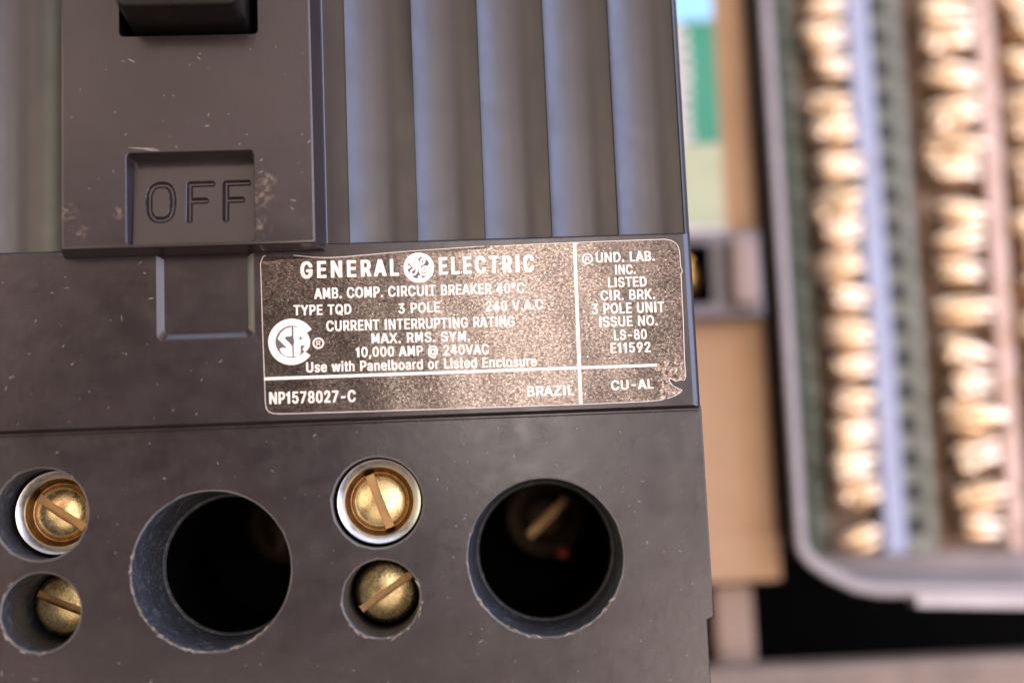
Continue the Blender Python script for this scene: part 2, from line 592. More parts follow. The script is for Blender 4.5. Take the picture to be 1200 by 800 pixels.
# recess floor with the engraved letters
fx0, fx1, fz0, fz1 = -59.62, -46.9, 19.15, 28.47
SEG = []
def seg(a, b): SEG.append((a, b))
ocx, ocz, orx, orz = -56.75, 23.85, 1.25, 1.95
pts = []
for i in range(33):
    a = 2 * math.pi * i / 32
    ca, sa = math.cos(a), math.sin(a)
    pts.append((ocx + orx * math.copysign(abs(ca) ** 0.75, ca), ocz + orz * math.copysign(abs(sa) ** 0.75, sa)))
for i in range(32): seg(pts[i], pts[i + 1])
for fxs in (-53.75, -49.95):
    seg((fxs, 21.8), (fxs, 25.75)); seg((fxs, 25.75), (fxs + 2.35, 25.75)); seg((fxs, 23.9), (fxs + 1.7, 23.9))
NX, NZ = 190, 140
def dseg(px, pz, s):
    (ax, az), (bx, bz) = s
    dx, dz = bx - ax, bz - az
    L = dx * dx + dz * dz
    u = max(0, min(1, ((px - ax) * dx + (pz - az) * dz) / L))
    return math.hypot(px - ax - u * dx, pz - az - u * dz)
G = []
for j in range(NZ + 1):
    z = fz0 + (fz1 - fz0) * j / NZ
    row = []
    for i in range(NX + 1):
        x = fx0 + (fx1 - fx0) * i / NX
        y = -2.25 + 0.105 * (z - 23.8) * 1.0
        if 21.2 < z < 26.4:
            d = min(dseg(x, z, s) for s in SEG)
            if d < 0.34:
                y += 0.36 * min(1, (0.34 - d) / 0.22)
        row.append((x, y, z))
    G.append(row)
mb.rings(G, 0, closed=False)
hs = mb.build("handle_housing", [M_case, M_pit_shade], BK, sharp=28)

# toggle handle
mb = MB()
def hring(y, d, zt=0.0):
    return rrect(-59.6 + d, -46.95 - d, 41.95 + d + zt, 54 - d, 0.9, y, 5)
mb.rings([hring(-0.5, 0), hring(-9.6, 0.15, 0.15), hring(-10.1, 0.3, 0.25), hring(-10.35, 0.75, 0.5)], 0, cap_end=True)
mb.build("toggle_handle", M_handle, BK)


# screws: slotted heads cut straight across
def slotted_head(mb, cx, cz, R, ang, y_rim, dome, w, depth, mi_slot=1, bevel=0.25, mi_wall=None):
    mi_wall = mi_slot if mi_wall is None else mi_wall
    ca, sa = math.cos(ang), math.sin(ang)
    def dm(rr):
        u = rr / R
        base_ = -dome * (1 - u * u)
        if rr > R - bevel:
            q = (rr - (R - bevel)) / bevel
            base_ += bevel * 0.9 * q * q
        return y_rim + base_
    rows = []
    K = 14
    ts = [-R * math.cos(math.pi / 2 * k / K) for k in range(K + 1)]
    ts = [t for t in ts if t < -w - 0.02] + [-w]
    ns = 40
    def row(t, yfun):
        L = math.sqrt(max(R * R - t * t, 0.0004))
        out = []
        for i in range(ns + 1):
            s = -L * math.cos(math.pi * i / ns)
            y = yfun(math.hypot(s, t))
            out.append((cx + s * ca - t * sa, y, cz + s * sa + t * ca))
        return out
    A = [row(t, dm) for t in ts]
    mb.rings(A, 0, closed=False)
    B = [row(-t, dm) for t in ts]
    mb.rings(B, 0, closed=False)
    fl_ = lambda rr: y_rim - dome + depth
    s1 = row(-w, fl_); s2 = row(w, fl_)
    mb.rings([A[-1], s1], mi_wall, closed=False)
    mb.rings([s1, s2], mi_slot, closed=False)
    mb.rings([s2, B[-1]], mi_wall, closed=False)
    # skirt
    n = 64
    mb.rings([circ(cx, cz, R, dm(R) + 0.0, n), circ(cx, cz, R, y_rim + 2.5, n)], 0)


angs = [math.radians(110), math.radians(-35)]
for i, (x, z, d) in enumerate(TOPS):
    s = thing_part = None
    mb = MB()
    hx, hz = x + (0.5 if d > 2 else 0.1), z + 0.1
    slotted_head(mb, hx, hz, 3.05, angs[i], d + 1.65, 0.85, 0.47, 0.7, 1, 0.45, 2)
    # cup floor between head and collar
    mb.rings([circ(hx, hz, 2.9, d + 2.0, 64), circ(hx, hz, 3.15, d + 1.9, 64), circ(hx, hz, 3.45, d + 1.5, 64), circ(hx, hz, 3.7, d + 0.95, 64)], 2)
    s = mb.build("terminal_screw", [M_brass, M_copper, M_bowl], BK, sharp=30, solid=True)
    mb = MB()
    prof = [(4.6, d + 6), (4.6, d + 1.1), (4.56, d + 0.6), (4.55, d + 0.2), (4.50, d + 0.06), (4.42, d), (4.33, d + 0.04), (4.1, d + 0.22), (3.85, d + 0.44), (3.66, d + 0.68), (3.60, d + 1.0), (3.58, d + 2.4)]
    mb.rings([circ(hx, hz, r, y, 96) for r, y in prof], 0)
    mb.build("collar", M_zinc, s, sharp=40)
angs = [math.radians(33), math.radians(-24)]
for i, (x, z) in enumerate(LOWS):
    mb = MB()
    slotted_head(mb, x + 0.15, z + 0.1, 3.45, angs[i], 8.3, 0.5, 0.42, 0.95, 1, 0.5, 2)
    mb.build("terminal_screw", [M_brass, M_copper if i == 0 else M_bowl, M_groove_shade], BK, sharp=30)

# what glints down in the right-hand cable hole
mb = MB()
slotted_head(mb, -14.7, -11.6, 3.3, math.radians(42), 32.0, 0.8, 0.42, -0.5, 1, 0.4)
mb.rings([circ(-14.7, -11.6, 3.3, 33, 48), circ(-14.7, -11.6, 5.0, 33.4, 48), circ(-14.7, -11.6, 5.0, 42, 48)], 0)
mb.build("lug_screw", [M_lug, M_copper], BK, sharp=30)
mb = MB()
slotted_head(mb, -48.9, -11.2, 3.3, math.radians(75), 36.0, 0.8, 0.42, -0.5, 1, 0.4)
mb.rings([circ(-48.9, -11.2, 3.3, 37, 48), circ(-48.9, -11.2, 5.0, 37.4, 48), circ(-48.9, -11.2, 5.0, 42, 48)], 0)
mb.build("lug_screw", [M_lug, M_lug], BK, sharp=30)
mb = MB()
mb.rings([circ(-12.9, -16.2, 0.25, 30.0, 16), circ(-12.9, -16.2, 0.6, 30.2, 16), circ(-12.9, -16.2, 0.65, 42, 16)], 0, cap_start=True)
mb.build("wire_end", M_red, BK)

# ------------------------------------------------------------------ rating label
LY = -1.06


def label_y(x, z):
    """the label sags away along its upper left edge and is a little wavy"""
    y = LY - 0.02
    edge = 17.35 + 0.028 * (x + 46.6)
    if x < -22.5 and z > edge:
        y += 0.20 * (z - edge) * min(1, (-22.5 - x) / 0.6)
    y -= 0.012 * math.sin(x * 0.9 + 0.3 * z) + 0.010 * math.sin(z * 1.3 - x * 0.35)
    if x > -4.6 and z < 5.6:
        y -= 0.09 * (0.5 + 0.5 * math.sin(x * 4.1 + z * 2.3) * math.cos(x * 1.7 - z * 3.1)) * min(1, (x + 4.6) / 0.8) * min(1, (5.6 - z) / 0.8)
    return y


LAB = [(-46.62, 17.2), (-46.35, 17.95), (-45.6, 18.23), (-43.9, 18.16), (-42.5, 17.92), (-40.9, 17.70), (-39.3, 17.62), (-37.6, 17.66), (-35.5, 17.80), (-31.6, 18.02), (-27, 18.2),
       (-23.4, 18.33), (-12.3, 18.45), (-6, 18.5), (-3.0, 18.5), (-2.35, 18.35), (-1.88, 18.05), (-1.58, 17.55), (-1.48, 16.9), (-1.47, 15.4), (-1.36, 15.1), (-1.33, 14.85), (-1.48, 14.6), (-1.5, 11.9), (-1.52, 9.2), (-1.58, 7.0), (-1.62, 5.2),
       (-1.60, 3.5), (-1.76, 3.08), (-2.2, 3.12), (-2.75, 2.98), (-3.3, 3.3), (-3.42, 3.12), (-3.1, 2.6), (-2.6, 2.3), (-2.06, 2.05), (-2.3, 1.75), (-2.9, 1.42), (-3.6, 1.2), (-4.6, 1.0), (-6, 0.92), (-13, 0.87), (-21, 0.9), (-30, 0.94), (-38, 1.0), (-44.7, 1.06),
       (-45.5, 1.12), (-46.0, 1.3), (-46.3, 1.7), (-46.38, 2.3), (-46.46, 6), (-46.55, 11)]
LAB = LAB[::-1]          # counter-clockwise
bm = bmesh.new()
bm.faces.new([bm.verts.new((x, z, 0)) for x, z in LAB])
for x in [-46 + 0.8 * i for i in range(57)] + [-22.6, -22.5, -23.1] + [-4.5 + 0.23 * i for i in range(13)]:
    bmesh.ops.bisect_plane(bm, geom=bm.verts[:] + bm.edges[:] + bm.faces[:], plane_co=(x, 0, 0), plane_no=(1, 0, 0))
for z in [1.3 + 0.6 * i for i in range(27)] + [17.4, 17.7, 17.95, 18.2] + [1.42 + 0.24 * i for i in range(18)]:
    bmesh.ops.bisect_plane(bm, geom=bm.verts[:] + bm.edges[:] + bm.faces[:], plane_co=(0, z, 0), plane_no=(0, 1, 0))
edge = 0
bmesh.ops.bisect_plane(bm, geom=bm.verts[:] + bm.edges[:] + bm.faces[:], plane_co=(-46.6, 17.35, 0), plane_no=(-0.028, 1, 0))
bmesh.ops.triangulate(bm, faces=bm.faces[:])
bm.verts.index_update()
mb = MB()
mb.add([(v.co.x, label_y(v.co.x, v.co.y), v.co.y) for v in bm.verts], [tuple(v.index for v in f.verts) for f in bm.faces], 0)
bm.free()
# cut edge of the foil
mb.rings([[(x, label_y(x, z) + 0.002, z) for x, z in LAB], [(x + 0.01, -1.0, z) for x, z in LAB]], 1)
LB = mb.build("rating_label", [M_label, M_print], BK, sharp=50)
for p in LB.data.polygons:
    pass


def on_label(mb2, name, mt, lift=0.02):
    mb2.v = [(x, label_y(x, z) - lift + y, z) for x, y, z in mb2.v]
    return mb2.build(name, mt, LB, sharp=60, solid=False)


GLYPHS = {
    ',': (273,[55,-235,76,-48,98,140,149,140,199,140,161,-48,123,-235,89,-235],[1,3,2,1,4,3,1,5,4,1,6,5,0,6,1,7,6,0]),
    '-': (659,[490,481,490,425,490,369,328,369,166,369,166,425,166,481,328,481],[5,7,6,5,0,7,5,1,0,4,1,5,4,2,1,3,2,4]),
    '.': (273,[139,-9,113,-2,92,17,77,46,72,81,77,115,92,144,113,164,139,170,164,164,186,144,200,115,205,81,200,46,186,17,164,-2],[7,9,8,6,9,7,6,10,9,5,10,6,5,11,10,5,12,11,4,12,5,3,12,4,3,13,12,2,13,3,2,14,13,1,14,2,1,15,14,0,15,1]),
    '0': (659,[330,-13,253,2,189,47,138,122,100,223,77,349,70,499,77,649,101,776,138,878,190,952,254,998,330,1013,406,998,470,952,521,878,559,776,582,649,590,499,582,349,559,223,522,122,470,47,406,2,330,97,380,109,422,145,456,203,480,283,495,382,500,499,495,618,480,717,456,797,422,855,380,891,330,903,279,891,237,855,204,797,179,717,164,618,159,499,164,382,179,283,204,203,237,145,279,109],[11,13,12,10,13,11,10,14,13,9,14,10,9,36,14,36,15,14,9,37,36,35,15,36,9,38,37,34,15,35,8,38,9,34,16,15,8,39,38,33,16,34,8,40,39,32,16,33,7,40,8,32,17,16,7,41,40,31,17,32,6,41,7,31,18,17,6,42,41,30,18,31,5,42,6,5,43,42,29,18,30,29,19,18,5,44,43,28,19,29,4,44,5,28,20,19,4,45,44,27,20,28,3,45,4,27,21,20,3,46,45,26,21,27,3,47,46,25,21,26,25,22,21,2,47,3,2,24,47,24,22,25,2,22,24,1,22,2,1,23,22,1,0,23]),
    '1': (460,[200,0,330,0,330,1000,240,1000,180,880,60,810,60,700,200,740],[0,1,2,0,2,7,2,3,4,2,4,7,4,5,6,4,6,7]),
    '2': (659,[93,0,93,47,93,93,217,271,341,450,379,506,410,555,435,600,452,642,462,685,466,730,461,780,447,823,426,857,397,883,363,898,325,903,285,897,251,880,223,851,202,813,189,766,185,711,140,711,95,711,103,796,125,869,161,930,208,976,264,1004,327,1013,390,1004,445,976,491,932,525,875,547,808,554,732,551,677,540,624,520,569,489,508,445,438,388,353,305,236,222,119,222,115,222,111,394,111,566,111,566,56,566,0,330,0],[29,31,30,29,32,31,28,32,29,28,33,32,27,33,28,27,34,33,26,17,27,17,16,27,16,15,27,15,34,27,14,34,15,26,18,17,13,34,14,26,19,18,13,35,34,25,19,26,12,35,13,25,20,19,11,35,12,25,21,20,11,36,35,24,21,25,10,36,11,24,22,21,10,37,36,9,37,10,23,22,24,8,37,9,8,38,37,7,38,8,7,39,38,6,39,7,6,40,39,5,40,6,5,41,40,4,41,5,3,41,4,3,42,41,3,43,42,2,43,3,2,44,43,2,45,44,2,46,45,2,47,46,2,48,47,2,49,48,1,49,2,1,50,49,0,50,1,51,50,0]),
    '3': (659,[317,-13,252,-5,193,19,142,59,102,113,75,180,64,259,111,259,159,259,167,211,184,171,209,139,240,116,277,103,318,98,361,103,400,119,433,146,458,183,473,229,479,285,474,337,460,386,435,427,400,459,352,480,293,487,260,487,228,487,228,537,228,588,323,735,419,881,419,885,419,889,260,889,101,889,101,944,101,1000,322,1000,542,1000,542,953,542,905,425,726,307,547,307,557,307,568,384,567,448,542,501,498,540,437,564,365,572,285,563,202,539,130,500,70,449,24,387,-4],[37,39,38,37,40,39,37,41,40,37,42,41,36,42,37,36,35,42,35,34,42,34,43,42,33,43,34,32,43,33,31,43,32,30,43,31,30,46,43,46,45,43,45,44,43,29,46,30,29,47,46,29,48,47,29,49,48,28,49,29,28,27,49,27,26,49,26,25,49,25,50,49,24,50,25,23,50,24,23,51,50,22,51,23,21,51,22,21,52,51,20,52,21,19,52,20,19,53,52,5,7,6,5,8,7,5,9,8,18,53,19,5,10,9,18,54,53,17,54,18,4,10,5,4,11,10,16,54,17,4,12,11,16,55,54,15,55,16,4,13,12,3,13,4,14,55,15,3,14,13,3,55,14,3,56,55,2,56,3,2,57,56,1,57,2,1,0,57]),
    '4': (660,[380,0,380,220,30,220,30,330,360,1000,500,1000,500,330,620,330,620,220,500,220,500,0,150,330,380,330,380,800],[4,13,5,9,8,6,13,4,3,6,13,12,11,13,3,8,7,6,12,9,6,11,1,12,1,9,12,13,6,5,1,11,2,10,9,1,11,3,2,10,1,0]),
    '5': (659,[322,-13,259,-5,204,22,157,64,120,118,97,183,87,256,132,256,178,256,185,213,201,175,223,143,252,118,285,103,322,98,364,105,402,127,433,160,457,205,472,258,477,319,472,380,456,435,432,480,400,515,361,537,317,544,280,540,244,528,211,508,186,483,142,490,98,497,119,748,140,1000,336,1000,533,1000,533,944,533,889,376,889,219,889,207,741,195,593,196,593,198,593,225,619,258,639,295,651,334,656,382,649,427,631,467,601,502,561,530,511,551,454,564,390,569,321,561,229,537,149,499,81,449,30,389,-3],[33,40,34,40,35,34,40,36,35,40,37,36,40,38,37,33,41,40,39,38,40,32,41,33,32,42,41,47,49,48,46,49,47,46,50,49,45,50,46,45,51,50,44,51,45,44,52,51,32,43,42,32,44,43,32,27,44,27,26,44,26,52,44,26,53,52,25,53,26,32,28,27,24,53,25,32,29,28,23,53,24,23,54,53,32,31,29,31,30,29,22,54,23,22,55,54,21,55,22,21,56,55,20,56,21,20,57,56,19,57,20,18,57,19,5,7,6,5,8,7,5,9,8,18,58,57,5,10,9,17,58,18,4,10,5,4,11,10,16,58,17,16,59,58,4,12,11,15,59,16,4,13,12,3,13,4,14,59,15,3,14,13,3,59,14,3,60,59,2,60,3,2,61,60,1,61,2,1,0,61]),
    '7': (659,[141,0,306,441,470,881,470,885,470,889,280,889,90,889,90,944,90,1000,329,1000,568,1000,568,941,568,882,404,441,240,0,190,0],[7,9,8,7,10,9,7,11,10,6,11,7,6,5,11,5,4,11,4,12,11,3,12,4,2,12,3,2,13,12,1,13,2,1,14,13,0,14,1,15,14,0]),
    '8': (659,[329,-13,259,-4,197,22,146,65,108,121,84,189,75,266,80,327,95,384,117,433,147,474,182,504,222,520,222,522,222,525,173,554,135,605,110,672,102,748,110,820,132,884,166,938,212,979,267,1005,329,1013,391,1005,445,979,491,938,526,884,548,820,555,748,547,672,523,605,485,554,437,525,437,522,437,520,476,504,511,474,540,433,563,384,578,327,583,266,575,189,551,121,512,65,461,22,399,-4,329,97,375,102,414,118,446,145,470,180,485,223,490,272,484,325,469,371,444,409,411,438,373,456,329,462,285,456,246,438,213,409,189,371,173,325,168,272,173,223,187,180,211,145,243,118,283,102,329,569,366,574,399,590,426,616,447,650,460,691,464,738,460,785,447,826,427,859,400,884,367,899,329,904,291,899,258,884,231,859,210,826,197,785,193,738,197,691,210,650,231,616,259,590,292,574],[23,25,24,22,25,23,22,26,25,21,26,22,21,27,26,20,27,21,20,84,27,84,28,27,20,85,84,83,28,84,20,86,85,82,28,83,19,86,20,82,29,28,19,87,86,81,29,82,80,29,81,19,88,87,19,89,88,79,29,80,18,89,19,79,30,29,18,90,89,78,30,79,17,90,18,78,31,30,17,91,90,77,31,78,17,92,91,76,31,77,76,32,31,16,92,17,16,93,92,75,32,76,16,94,93,74,32,75,74,33,32,15,94,16,15,95,94,73,33,74,15,72,95,72,33,73,15,33,72,15,34,33,14,34,15,13,34,14,13,35,34,12,35,13,12,36,35,11,36,12,11,37,36,11,38,37,10,38,11,9,60,10,60,38,10,60,39,38,9,61,60,59,39,60,9,62,61,58,39,59,9,63,62,57,39,58,8,63,9,57,40,39,8,64,63,56,40,57,7,64,8,56,41,40,7,65,64,55,41,56,6,65,7,55,42,41,6,66,65,54,42,55,6,67,66,53,42,54,5,67,6,53,43,42,5,68,67,52,43,53,52,44,43,4,68,5,4,69,68,51,44,52,4,70,69,50,44,51,3,70,4,50,45,44,3,71,70,49,45,50,48,45,49,3,48,71,3,45,48,3,46,45,2,46,3,1,46,2,1,47,46,1,0,47]),
    '9': (659,[329,1013,394,1003,451,971,499,921,535,854,558,773,566,682,560,608,542,530,509,440,458,331,375,165,292,0,241,0,190,0,314,243,439,487,443,487,447,487,435,459,418,435,398,413,373,397,346,386,317,383,254,392,199,421,155,467,121,529,99,604,92,691,100,780,123,858,160,922,207,972,264,1003,329,905,289,898,253,877,224,844,201,801,187,749,182,691,187,632,201,581,224,538,253,506,289,485,329,479,370,485,405,505,435,537,457,580,472,631,476,689,472,748,457,800,435,844,406,877,370,898],[35,1,0,34,1,35,34,2,1,33,2,34,33,3,2,32,37,33,37,36,33,36,3,33,36,59,3,59,4,3,32,38,37,58,4,59,32,39,38,57,4,58,31,39,32,57,5,4,31,40,39,56,5,57,31,41,40,55,5,56,30,41,31,55,6,5,30,42,41,54,6,55,29,42,30,29,43,42,53,6,54,53,7,6,29,44,43,52,7,53,52,8,7,28,44,29,28,45,44,51,8,52,28,46,45,50,8,51,50,18,8,18,9,8,27,46,28,27,47,46,49,16,50,16,18,50,49,21,16,21,15,16,17,18,16,19,9,18,27,48,47,48,21,49,27,21,48,26,21,27,20,9,19,20,10,9,21,10,20,25,21,26,25,22,21,15,10,21,25,23,22,24,23,25,15,11,10,14,11,15,14,12,11,13,12,14]),
    '@': (983,[517,-266,413,-255,322,-224,243,-173,178,-103,126,-15,89,91,66,214,59,352,66,488,89,608,127,714,179,802,243,872,320,924,408,956,508,966,603,955,687,922,759,870,818,801,864,719,897,627,918,527,924,423,923,351,918,279,909,211,894,149,872,96,842,56,802,30,751,21,722,24,693,33,665,48,641,70,624,99,615,134,613,134,611,134,593,94,565,58,526,33,475,25,414,36,365,69,325,122,297,190,280,270,274,358,281,444,301,520,332,584,374,633,424,664,480,674,524,669,560,651,587,626,605,601,608,601,610,601,610,630,610,658,649,658,689,658,689,438,689,217,693,179,705,146,725,124,753,116,786,124,810,149,826,191,837,250,843,327,845,423,840,509,824,591,798,667,761,734,713,790,654,833,585,860,505,869,424,860,352,834,290,791,238,731,197,657,167,567,148,465,142,350,148,233,167,130,197,41,239,-33,293,-91,358,-133,434,-159,520,-168,560,-165,599,-158,635,-147,666,-135,693,-124,712,-115,723,-163,734,-210,708,-223,675,-236,638,-247,598,-257,557,-264,479,128,522,134,556,154,582,186,599,233,610,292,613,363,610,434,598,489,580,528,554,554,521,568,481,573,443,566,411,545,386,512,367,469,355,419,352,363,355,303,365,247,381,198,406,160,438,136],[15,17,16,14,17,15,14,18,17,13,18,14,13,19,18,12,87,13,87,86,13,86,19,13,86,85,19,85,20,19,12,88,87,84,20,85,12,89,88,83,20,84,11,89,12,83,21,20,11,90,89,82,21,83,81,21,82,11,91,90,81,22,21,10,91,11,55,57,56,55,58,57,80,22,81,54,58,55,63,65,64,63,66,65,63,67,66,10,92,91,54,59,58,53,59,54,62,67,63,80,23,22,53,60,59,9,92,10,53,61,60,53,62,61,53,128,62,128,127,62,127,126,62,126,67,62,79,23,80,52,129,53,129,128,53,9,93,92,52,130,129,125,67,126,52,131,130,124,67,125,79,24,23,51,131,52,51,132,131,78,24,79,123,67,124,8,93,9,51,133,132,8,94,93,50,133,51,123,68,67,122,68,123,77,24,78,77,25,24,50,134,133,50,135,134,121,68,122,49,135,50,7,94,8,77,26,25,7,95,94,76,26,77,49,136,135,120,68,121,76,27,26,48,136,49,75,27,76,48,137,136,7,96,95,119,68,120,119,69,68,6,96,7,75,28,27,48,138,137,74,28,75,47,138,48,118,69,119,118,70,69,47,139,138,117,70,118,73,28,74,73,29,28,117,40,70,40,39,70,39,38,70,38,71,70,47,116,139,117,41,40,37,71,38,116,41,117,6,97,96,47,41,116,72,29,73,37,72,71,46,41,47,37,29,72,36,29,37,36,30,29,46,42,41,5,97,6,35,30,36,45,42,46,45,43,42,35,31,30,34,31,35,5,98,97,44,43,45,33,31,34,33,32,31,4,98,5,4,99,98,4,100,99,3,100,4,107,109,108,106,109,107,3,101,100,105,109,106,104,109,105,103,109,104,3,102,101,103,110,109,102,110,103,3,110,102,2,110,3,2,111,110,2,112,111,1,112,2,1,113,112,1,114,113,0,114,1,0,115,114]),
    'A': (680,[0,0,270,1000,410,1000,680,0,560,0,490,240,190,240,120,0,220,350,460,350,340,820],[1,10,2,2,10,9,0,8,1,3,2,9,3,9,5,5,9,8,5,8,6,6,8,0,3,5,4,7,6,0,8,10,1]),
    'B': (664,[87,0,87,500,87,1000,219,1000,351,1000,421,991,478,964,523,923,554,869,573,805,579,735,575,677,562,629,543,591,518,562,489,540,458,524,458,520,458,515,493,506,528,483,560,447,585,399,602,340,608,268,601,196,582,131,549,77,501,35,438,9,359,0,223,0,181,112,269,112,356,112,430,123,480,157,508,207,517,268,512,317,498,361,475,399,444,429,406,447,361,454,271,454,181,454,181,283,181,561,264,561,346,561,385,566,419,582,448,608,470,642,484,683,489,732,480,793,455,843,411,877,349,888,265,888,181,888,181,724],[1,62,2,62,3,2,62,4,3,62,5,4,62,6,5,62,7,6,62,60,7,60,8,7,1,63,62,61,60,62,59,8,60,58,8,59,58,9,8,57,9,58,57,10,9,56,10,57,56,11,10,55,11,56,1,48,63,54,11,55,54,12,11,53,12,54,53,13,12,52,13,53,52,14,13,51,14,52,50,14,51,50,15,14,1,49,48,1,50,49,1,15,50,1,16,15,1,17,16,1,18,17,1,19,18,1,20,19,0,46,1,46,20,1,46,45,20,45,44,20,44,21,20,0,47,46,43,21,44,42,21,43,42,22,21,41,22,42,41,23,22,40,23,41,39,23,40,39,24,23,38,24,39,0,32,47,37,24,38,37,25,24,36,25,37,36,26,25,35,26,36,35,27,26,34,27,35,0,33,32,0,34,33,0,27,34,0,28,27,0,29,28,0,30,29,31,30,0]),
    'C': (742,[389,-13,298,2,219,49,152,125,101,227,69,352,59,499,69,647,101,773,152,875,219,951,298,998,389,1013,443,1008,495,991,542,964,585,926,621,879,651,822,674,758,688,685,641,685,594,685,583,733,566,776,545,812,520,842,491,866,459,883,424,893,389,896,324,884,267,850,219,793,182,715,158,617,150,499,158,382,182,284,219,207,267,150,325,116,389,104,424,107,459,118,491,135,520,158,545,188,566,225,583,267,594,315,641,315,688,315,674,243,652,178,622,122,585,74,543,37,495,9,444,-8],[11,13,12,11,14,13,10,14,11,10,15,14,10,16,15,9,16,10,9,30,16,30,17,16,9,31,30,29,17,30,28,17,29,9,32,31,27,17,28,27,18,17,8,32,9,26,18,27,8,33,32,25,18,26,25,19,18,24,19,25,8,34,33,23,19,24,7,34,8,23,20,19,22,20,23,7,35,34,21,20,22,6,35,7,6,36,35,5,36,6,5,37,36,5,38,37,4,38,5,49,51,50,49,52,51,49,53,52,4,39,38,48,53,49,48,54,53,3,39,4,47,54,48,3,40,39,46,54,47,46,55,54,45,55,46,3,41,40,44,55,45,2,41,3,44,56,55,43,56,44,2,42,41,42,56,43,2,56,42,2,57,56,1,57,2,1,58,57,1,59,58,0,59,1]),
    'D': (731,[318,0,229,0,140,0,140,56,140,112,226,112,312,112,395,124,462,159,514,216,551,293,573,389,581,502,573,614,552,709,515,785,465,842,400,876,321,888,228,888,136,888,136,944,136,1000,232,1000,328,1000,428,985,513,940,581,868,630,769,661,646,671,502,661,357,630,233,580,134,510,60,423,15,181,1000,181,500,181,0,134,0,87,0,87,500,87,1000,134,1000],[41,43,42,41,22,43,22,36,43,41,21,22,36,23,22,37,23,36,37,19,23,19,24,23,19,25,24,19,26,25,41,20,21,19,18,26,18,27,26,41,19,20,41,37,19,17,27,18,16,27,17,16,28,27,15,28,16,14,28,15,14,29,28,13,29,14,13,30,29,12,30,13,11,30,12,11,31,30,41,38,37,40,4,41,4,38,41,10,31,11,10,32,31,9,32,10,9,33,32,8,33,9,7,33,8,7,34,33,6,34,7,40,3,4,38,5,4,38,6,5,38,34,6,38,35,34,40,2,3,38,0,35,39,2,40,2,38,39,38,1,2,1,0,38]),
    'E': (609,[87,0,87,500,87,1000,315,1000,542,1000,542,944,542,888,362,888,181,888,181,725,181,562,349,562,517,562,517,506,517,450,349,450,181,450,181,281,181,112,364,112,546,112,546,56,546,0,317,0],[1,8,2,8,3,2,8,4,3,8,5,4,8,6,5,1,9,8,7,6,8,1,10,9,1,11,10,1,12,11,1,13,12,1,14,13,0,16,1,16,14,1,0,17,16,15,14,16,0,18,17,0,19,18,0,20,19,0,21,20,0,22,21,23,22,0]),
    'G': (757,[391,-13,298,2,217,49,151,125,101,227,69,353,59,499,69,647,101,773,151,875,217,951,296,998,385,1013,442,1008,495,990,544,961,587,922,623,874,653,818,676,755,690,685,642,685,593,685,580,732,563,773,542,809,518,839,490,864,459,882,424,892,386,896,323,884,266,850,219,793,182,715,158,617,150,499,158,382,182,285,219,207,268,150,326,116,391,104,450,113,501,140,544,183,576,242,597,314,603,398,618,395,632,391,521,391,411,391,411,447,411,503,553,503,695,503,695,448,695,393,685,278,656,179,609,97,548,37,474,-1],[11,13,12,11,14,13,10,14,11,10,15,14,10,16,15,9,16,10,9,30,16,30,17,16,9,31,30,29,17,30,28,17,29,9,32,31,27,17,28,8,32,9,27,18,17,26,18,27,8,33,32,25,18,26,25,19,18,24,19,25,8,34,33,7,34,8,23,19,24,23,20,19,22,20,23,7,35,34,21,20,22,6,35,7,6,36,35,53,55,54,53,56,55,53,57,56,5,36,6,5,37,36,53,58,57,52,48,53,48,58,53,52,51,48,51,47,48,49,58,48,50,58,49,50,59,58,47,50,51,47,59,50,5,38,37,4,38,5,46,59,47,4,39,38,46,60,59,45,60,46,3,39,4,3,40,39,44,60,45,44,61,60,3,41,40,43,61,44,2,41,3,2,42,41,42,61,43,2,61,42,2,62,61,1,62,2,1,63,62,0,63,1]),
    'I': (330,[100,0,230,0,230,1000,100,1000],[0,1,2,0,2,3]),
    'K': (679,[152,286,152,355,152,425,177,470,202,513,228,555,254,596,280,637,308,677,418,838,529,1000,591,1000,652,1000,494,771,336,542,334,543,331,543,242,414,87,0,87,500,87,1000,134,1000,181,1000,181,829,181,657,181,550,180,442,181,411,181,380,181,190,181,0,134,0,541,0,407,255,273,509,302,559,332,608,492,304,653,0,597,0],[19,21,20,19,22,21,19,23,22,9,11,10,9,12,11,9,13,12,8,13,9,19,24,23,8,36,13,36,14,13,7,36,8,19,25,24,6,36,7,6,35,36,14,37,36,5,35,6,5,34,35,4,34,5,19,3,25,3,26,25,17,15,16,17,14,15,17,37,14,3,34,4,3,17,34,17,33,34,18,2,19,2,3,19,26,17,3,27,17,26,18,1,2,27,28,17,28,0,17,33,37,17,0,29,28,18,0,1,33,38,37,18,29,0,32,38,33,18,30,29,31,30,18,39,38,32]),
    'L': (572,[87,0,87,500,87,1000,134,1000,181,1000,181,556,181,112,353,112,525,112,525,56,525,0,306,0],[1,3,2,1,4,3,1,5,4,1,6,5,0,6,1,0,7,6,0,8,7,0,9,8,0,10,9,11,10,0]),
    'M': (800,[90,0,90,1000,230,1000,400,400,570,1000,710,1000,710,0,610,0,610,700,450,160,350,160,190,700,190,0],[4,8,5,11,3,2,8,4,3,1,11,2,11,1,0,6,8,7,9,8,3,3,11,10,12,11,0,9,3,10,8,6,5]),
